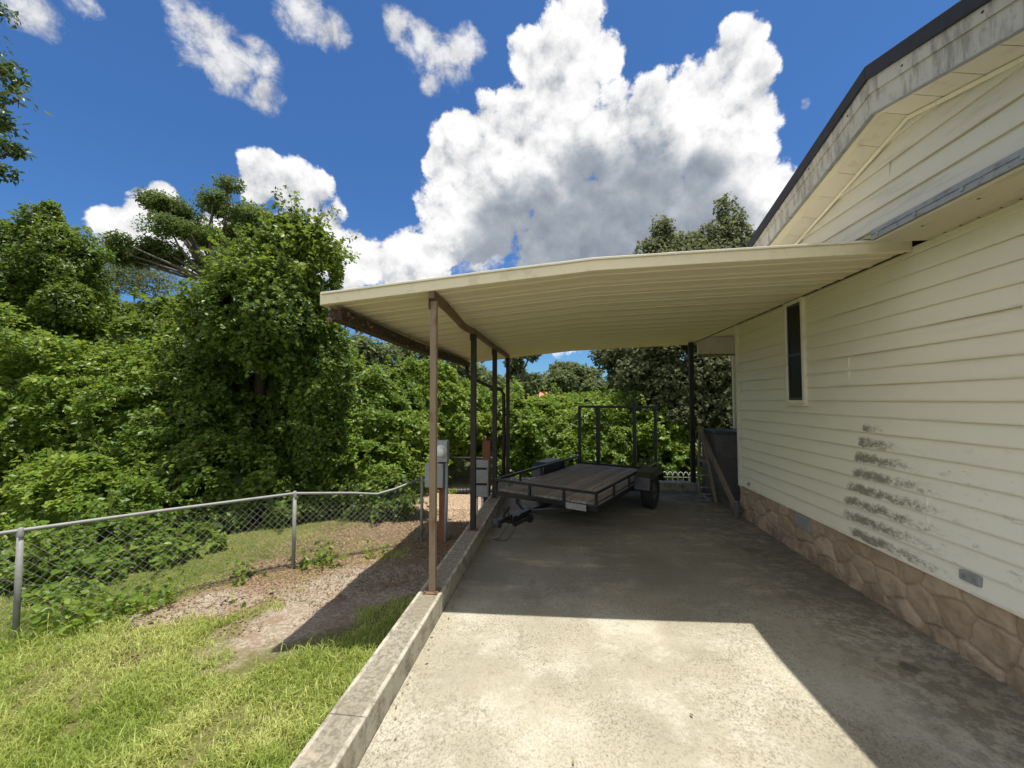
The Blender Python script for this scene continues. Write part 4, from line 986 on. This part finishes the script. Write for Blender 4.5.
# wooded backdrop: a far wood that reads as one mass
wd = [(np.array((x, 60 + rng.uniform(-8, 8), rng.uniform(-.2, .8))), np.array((rng.uniform(4,7), 4, rng.uniform(3.2, 4.8)))) for x in np.arange(-75, 60, 5.5)]
P, N = shell(wd, 26, amp=.3, fr=.35, gap=.2, seed=33, floor=False)
o = leaves('wood', P, N, rng.uniform(.35, .6, len(P)), M['far_leaf'], None, 'dia'); tag(o, 'far-off grey-green wood closing the view behind everything', 'wood', kind='stuff'); core('wood_core', wd, M['far_leaf'], o, .85)  # inner mass keeps the wood from being seen through

# grass: dense and tall near the camera, thin and patchy towards the fence
def inside(P2, cx, cy, rx, ry, a):
    dx, dy = P2[:,0] - cx, P2[:,1] - cy; c_, s_ = math.cos(a), math.sin(a)
    return np.hypot((dx*c_ + dy*s_)/rx, (-dx*s_ + dy*c_)/ry)
n = 640000; X = rng.uniform(-7.2, -1.075, n); Y = rng.uniform(.2, 7.5, n)
Pxy = np.stack([X, Y, 0*X], -1)
w = (fbm(Pxy, 2.2, 61, 4) - .5)*1.3; pn = fbm(Pxy, 5.5, 67, 3)
sand = inside(Pxy, -2.15, 3.95, .66, 1.2, R(-28)) + w; litter = inside(Pxy, -2.75, 4.45, 1.3, .65, R(50)) + w
sh = inside(Pxy, -3.35, 3.6, .28, .6, R(-50)) + w; lane = inside(Pxy, -1.5, 5.2, .6, 1.3, R(8)) + w; lane2 = inside(Pxy, -2.0, 7.2, 1.5, 2.6, R(10)) + w
pr = np.clip(1.15 - .20*np.clip(Y - 2.4, 0, 9), .35, 1)*np.clip((pn - .24)*6, .12, 1)
pr *= np.clip((sand - .9)*4, .0, 1)*np.clip((litter - .75)*3, .14, 1)*np.clip((sh - .8)*3, .1, 1)*np.clip((lane - .8)*3, .03, 1)*np.clip((lane2 - .8)*3, .02, 1)
behind = (X + 4.44)*.83 + (Y - 2.85)*(-.63) < -.1                        # beyond the fence line
pr[behind] *= .6
keep = rng.random(n) < pr; sandk = sand[keep]; X, Y = X[keep], Y[keep]; n = len(X); Z = gz(X, Y) - .006
tall = fbm(np.stack([X, Y, 0*X], -1), 1.4, 62, 3); Hh = np.clip(rng.gamma(5, .0085, n)*(.55 + 1.1*tall), .02, .24)*np.clip(1.5 - .22*Y, .5, 1.2)
az = rng.uniform(0, 2*np.pi, n); ln = rng.uniform(.25, 1.0, n); dv = np.stack([np.cos(az), np.sin(az), 0*az], -1); sv = np.stack([-np.sin(az), np.cos(az), 0*az], -1)
lg = rng.random(n) < .05; Hh = np.where(lg, Hh*1.9, Hh)*np.where(fbm(np.stack([X, Y, 0*X], -1), 3.1, 44, 2) > .6, 1.35, 1); ln = np.where(lg, np.maximum(ln, .7), ln); wd_ = rng.uniform(.0020, .0036, n)*np.where(lg, 1.25, 1); B0 = np.stack([X, Y, Z], -1); upv = np.array([0,0,1.])
m1 = B0 + upv*(Hh*.55)[:,None] + dv*(Hh*ln*.25)[:,None]; m2 = B0 + upv*(Hh*(.98 - .35*ln))[:,None] + dv*(Hh*ln*.85)[:,None]
V = np.stack([B0 - sv*wd_[:,None], B0 + sv*wd_[:,None], m1 - sv*(wd_*.85)[:,None], m1 + sv*(wd_*.85)[:,None], m2], 1).reshape(-1,3)
base = (np.arange(n)*5)[:,None,None]; F = (base + np.array([(0,1,3),(0,3,2),(2,3,4)])[None]).reshape(-1,3)
dry = fbm(np.stack([X, Y, 0*X], -1), 1.8, 64, 3)
o = np_mesh('grass', V, F, M['grass'], None, rnd=np.repeat(np.clip(rng.normal(.40, .2, n) + (dry - .45)*1.7 + .55*np.clip(1.9 - sandk, 0, 1), 0, 1), 5)); tag(o, 'patchy sunlit grass between the fence and the block kerb', 'grass', kind='stuff')

# broad-leaved weeds along the fence foot
n = 2600; tpar = rng.random(n)**1.5; X = -4.9 + 3.0*tpar + rng.normal(0, .22, n) - .12; Y = 2.25 + 3.5*tpar + rng.normal(0, .22, n)
kx = fbm(np.stack([X, Y, 0*X], -1), 2.6, 95, 2) > .47 + .16*(X > -3.4); X, Y = X[kx], Y[kx]
P = np.stack([X, Y, gz(X, Y) + rng.random(len(X))**1.5*.22], -1)
o = leaves('weeds', P, unit(rng.normal(size=P.shape) + np.array([0,0,1.])), rng.uniform(.035, .075, len(P)), M['vine'], None, 'heart', tint=.1); tag(o, 'broad-leaved weeds growing along the foot of the chain-link fence', 'weeds', kind='stuff')

# fallen leaves and chips
n = 60000; X = rng.uniform(-5.5, -1.08, n); Y = rng.uniform(2.2, 9.5, n); Pxy = np.stack([X, Y, 0*X], -1); w = (fbm(Pxy, 2.2, 61, 4) - .5)*1.3
pr = .03 + .95*(inside(Pxy, -2.75, 4.45, 1.4, .8, R(50)) + w < 1.1) + .9*(inside(Pxy, -2.0, 7.2, 1.6, 2.7, R(10)) + w < 1) + .5*(inside(Pxy, -1.5, 5.2, .6, 1.4, R(8)) + w < 1) + .6*(inside(Pxy, -3.1, 5.2, .8, 1.0, R(-38)) + w < 1)
k = rng.random(n) < pr*.75; X, Y = X[k], Y[k]; P = np.stack([X, Y, gz(X, Y) + .006 + .012*rng.random(len(X))], -1)
o = leaves('leaf_litter', P, np.tile(np.array([0,0,1.]), (len(P),1)), rng.uniform(.010, .034, len(P)), M['dry'], None, 'dia', rndw=.35, droop=0); tag(o, 'brown fallen leaves and chips scattered over the bare yard soil', 'leaf litter', kind='stuff')
n = 130; X = rng.uniform(-.85, 2.3, n); Y = 1.2 + 6*rng.random(n)**.8; X = np.where(rng.random(n) < .5, -.86 + np.abs(rng.normal(0, .05, n)), np.where(rng.random(n) < .6, 2.40 - np.abs(rng.normal(0, .06, n)), X))
P = np.stack([X, Y, np.full(n, .010)], -1)
o = leaves('slab_debris', P, np.tile(np.array([0,0,1.]), (n,1)), rng.uniform(.012, .03, n), M['dry'], None, 'dia', rndw=.3, droop=0); tag(o, 'few dry leaf bits lying on the concrete along the kerb and the skirting', 'leaf litter', kind='stuff')
# leaves and twigs caught on the low edge of the roof, over the gutter
n = 420; Y = 2.95 + 4.4*rng.random(n)**1.3; X = -1.775 + rng.normal(0, .035, n)
P = np.stack([X, Y, 2.225 + .09*rng.random(n)], -1)
o = leaves('gutter_debris', P, unit(rng.normal(size=P.shape)), rng.uniform(.03, .06, n), M['dry'], None, 'dia'); tag(o, 'dry leaves heaped in the rusty gutter under the carport edge', 'leaf litter', kind='stuff')
SUN_E, SKY_S, CLOUD, SKYTINT, EXPO = 4.4, .09, 6.6, (.33, .58, .86), .74
# ------------------------------------------------------------------ sky, sun, exposure
SUN = Vector((.147, -.030, 1.0)).normalized()
sun_d = bpy.data.lights.new('sun', 'SUN'); sun = bpy.data.objects.new('sun', sun_d); COL.objects.link(sun)
sun_d.energy = SUN_E; sun_d.angle = R(.53); sun_d.color = (1.0, .96, .89)
sun.rotation_euler = SUN.to_track_quat('Z', 'Y').to_euler(); sun.location = (6, 0, 30)

world = bpy.data.worlds.new('World'); scene.world = world
t = NT(world); T_ = t.t
sky = t.n('ShaderNodeTexSky', sky_type='NISHITA', sun_disc=False, sun_elevation=math.asin(SUN.z), sun_rotation=math.atan2(SUN.x, SUN.y), air_density=1.0, dust_density=.6, ozone_density=2.2)
D = t.n('ShaderNodeTexCoord').outputs['Generated']
def blobs(lst, f=1.0):
    cur = None
    for px, py, r in lst:
        c = direction(px, py); r2 = 1 - c.dot(direction(px + r*f, py)) if abs(px - 512) < 700 else .01
        dt = t.n('ShaderNodeVectorMath', operation='DOT_PRODUCT', i={0: D, 1: tuple(c)}).outputs['Value']
        v = t.math('MULTIPLY_ADD', dt, 1.0/r2); v.node.inputs[2].default_value = 1.0 - 1.0/r2
        cur = v if cur is None else t.n('ShaderNodeMath', operation='SMOOTH_MAX', i={0: cur, 1: v, 2: .25}).outputs[0]
    return cur
BIG = [(520,205,55),(575,150,46),(690,178,50),(458,150,32),(440,165,20),(425,264,30),(390,268,28),(480,185,55),(515,140,46),(545,62,32),(570,28,38),(592,56,28),(562,100,44),(610,142,46),(655,122,42),(702,84,34),(738,40,28),(745,78,32),(722,130,55),(745,175,42),(650,185,70),(560,200,70),(600,225,80),(700,215,60),(775,190,28),(765,225,40),(690,150,50),(640,215,70),(470,220,45),(440,246,28),(405,258,30),(372,262,26),(345,268,26),(600,262,90)]
LEFT = [(300,200,36),(262,172,24),(322,225,32),(345,245,26),(255,190,24),(150,210,26),(118,225,24),(165,196,18),(140,240,40),(60,262,40),(230,255,60)]
HIGH = [(195,22,28),(215,45,30),(238,68,28),(262,92,20),(180,4,22),(255,60,20),(300,10,26),(330,32,18),(345,40,10),(30,8,30),(80,2,22),(420,48,22),(445,58,26),(462,48,18),(395,26,14),(432,84,12),(804,105,8),(480,262,30)]
DARK = [(600,232,62),(545,236,50),(655,236,55),(640,205,55),(505,236,36),(705,225,44),(700,180,28),(585,180,30),(500,258,40),(560,262,60)]
F = t.n('ShaderNodeMath', operation='MAXIMUM', i={0: blobs(BIG), 1: blobs(LEFT)}).outputs[0]
Fh = blobs(HIGH)
warp = t.n('ShaderNodeTexNoise', i={'Vector': D, 'Scale': 14.0, 'Detail': 4.0, 'Roughness': .6}).outputs['Color']
def lobes(v, sc, sm):
    q = t.n('ShaderNodeVectorMath', operation='MULTIPLY_ADD', i={0: warp, 1: (.055, .055, .055), 2: v}).outputs[0]
    d_ = t.n('ShaderNodeTexVoronoi', feature='F1', i={'Vector': q, 'Scale': sc}).outputs['Distance']
    return t.math('SUBTRACT', .5, d_)
wisp = t.noise(t.n('ShaderNodeVectorMath', operation='MULTIPLY', i={0: D, 1: (1.0, 1.0, 1.2)}).outputs[0], 20, 9, .66, .3)
def height(v):
    a_ = lobes(v, 9.0, .35); b_ = lobes(v, 24.0, .3); f_ = t.noise(v, 36, 8, .70, .2); g_ = t.noise(v, 6, 4, .5)
    h = t.math('ADD', t.math('MULTIPLY', a_, 1.5), t.math('MULTIPLY', b_, .75))
    h = t.math('ADD', h, t.math('MULTIPLY', t.math('SUBTRACT', f_, .5), 1.35))
    return t.math('ADD', h, t.math('MULTIPLY', t.math('SUBTRACT', g_, .5), 1.0))
H0 = height(D); Dup = t.n('ShaderNodeVectorMath', operation='ADD', i={0: D, 1: (.008, 0, .030)}).outputs[0]; H1 = height(Dup)
den = t.math('ADD', F, H0); al = t.ss(den, -.08, .34)
denh = t.math('ADD', t.math('ADD', Fh, .02), t.math('ADD', t.math('MULTIPLY', t.math('SUBTRACT', wisp, .5), 4.6), t.math('MULTIPLY', H0, .9))); alh = t.ss(denh, -.30, 1.5, 0, .92)
rel = t.math('SUBTRACT', H0, H1)
nd = t.noise(D, 7, 6, .6); dk = t.ss(t.math('ADD', blobs(DARK), t.math('MULTIPLY', t.math('SUBTRACT', nd, .5), .35)), -1.2, 1.0)
bright = t.math('ADD', .93, t.math('MULTIPLY', rel, t.math('SUBTRACT', .38, t.math('MULTIPLY', dk, .28)))); bright = t.math('SUBTRACT', bright, t.math('MULTIPLY', dk, .43)); bright = t.n('ShaderNodeClamp', i={0: bright, 1: .36, 2: 1.06}).outputs[0]
ccol = t.mix(t.ss(bright, .40, .92), (.62, .71, .84), (1.0, 1.0, 1.0))
ccol = t.n('ShaderNodeVectorMath', operation='SCALE', i={0: ccol, 3: t.math('MULTIPLY', bright, CLOUD)}).outputs[0]
# unseen cumulus added overhead and behind, brightened to fill the shade neutrally
dotf = t.n('ShaderNodeVectorMath', operation='DOT_PRODUCT', i={0: D, 1: tuple(fwd)}).outputs['Value']
els = t.math('MULTIPLY', t.ss(dotf, .40, .16), t.ss(t.noise(D, 2.6, 4, .6), .44, .56, 0, .95))
skyc = t.n('ShaderNodeVectorMath', operation='MULTIPLY', i={0: sky.outputs[0], 1: SKYTINT}).outputs[0]
wcol = t.n('ShaderNodeVectorMath', operation='SCALE', i={0: (1.0, .99, .98), 3: CLOUD*.88}).outputs[0]
def bgd(c): return t.n('ShaderNodeBackground', i={0: c, 1: SKY_S}).outputs[0]
ocol = t.n('ShaderNodeVectorMath', operation='SCALE', i={0: (1.0, .98, .95), 3: CLOUD*1.65}).outputs[0]
plain = bgd(t.mix(els, skyc, ocol))
hb = t.n('ShaderNodeClamp', i={0: t.math('ADD', t.math('ADD', .74, t.math('MULTIPLY', rel, .22)), t.math('MULTIPLY', t.math('SUBTRACT', denh, .6), .12)), 1: .5, 2: 1.0}).outputs[0]
hcol = t.n('ShaderNodeVectorMath', operation='SCALE', i={0: (1.0, 1.0, 1.0), 3: t.math('MULTIPLY', hb, CLOUD)}).outputs[0]
high = bgd(t.mix(alh, skyc, hcol))
heap = bgd(t.mix(al, t.mix(alh, skyc, hcol), ccol))
mx1 = t.n('ShaderNodeMixShader', i={0: t.math('GREATER_THAN', Fh, -3.0), 1: plain, 2: high}).outputs[0]
mx2 = t.n('ShaderNodeMixShader', i={0: t.math('GREATER_THAN', F, -1.6), 1: mx1, 2: heap}).outputs[0]
t.n('ShaderNodeOutputWorld', i={0: mx2})
scene.view_settings.view_transform = 'Standard'; scene.view_settings.look = 'None'; scene.view_settings.gamma = 1.0; scene.view_settings.exposure = EXPO
scene.view_settings.use_curve_mapping = False
scene.render.engine = 'CYCLES'; cy = scene.cycles
cy.max_bounces = 8; cy.diffuse_bounces = 5; cy.glossy_bounces = 3; cy.transmission_bounces = 4; cy.transparent_max_bounces = 6
cy.use_denoising = True; cy.sample_clamp_indirect = 6.0
try: cy.denoiser = 'OPENIMAGEDENOISE'
except Exception: pass
for ob in list(scene.objects):
    if 'abs' in ob: del ob['abs']
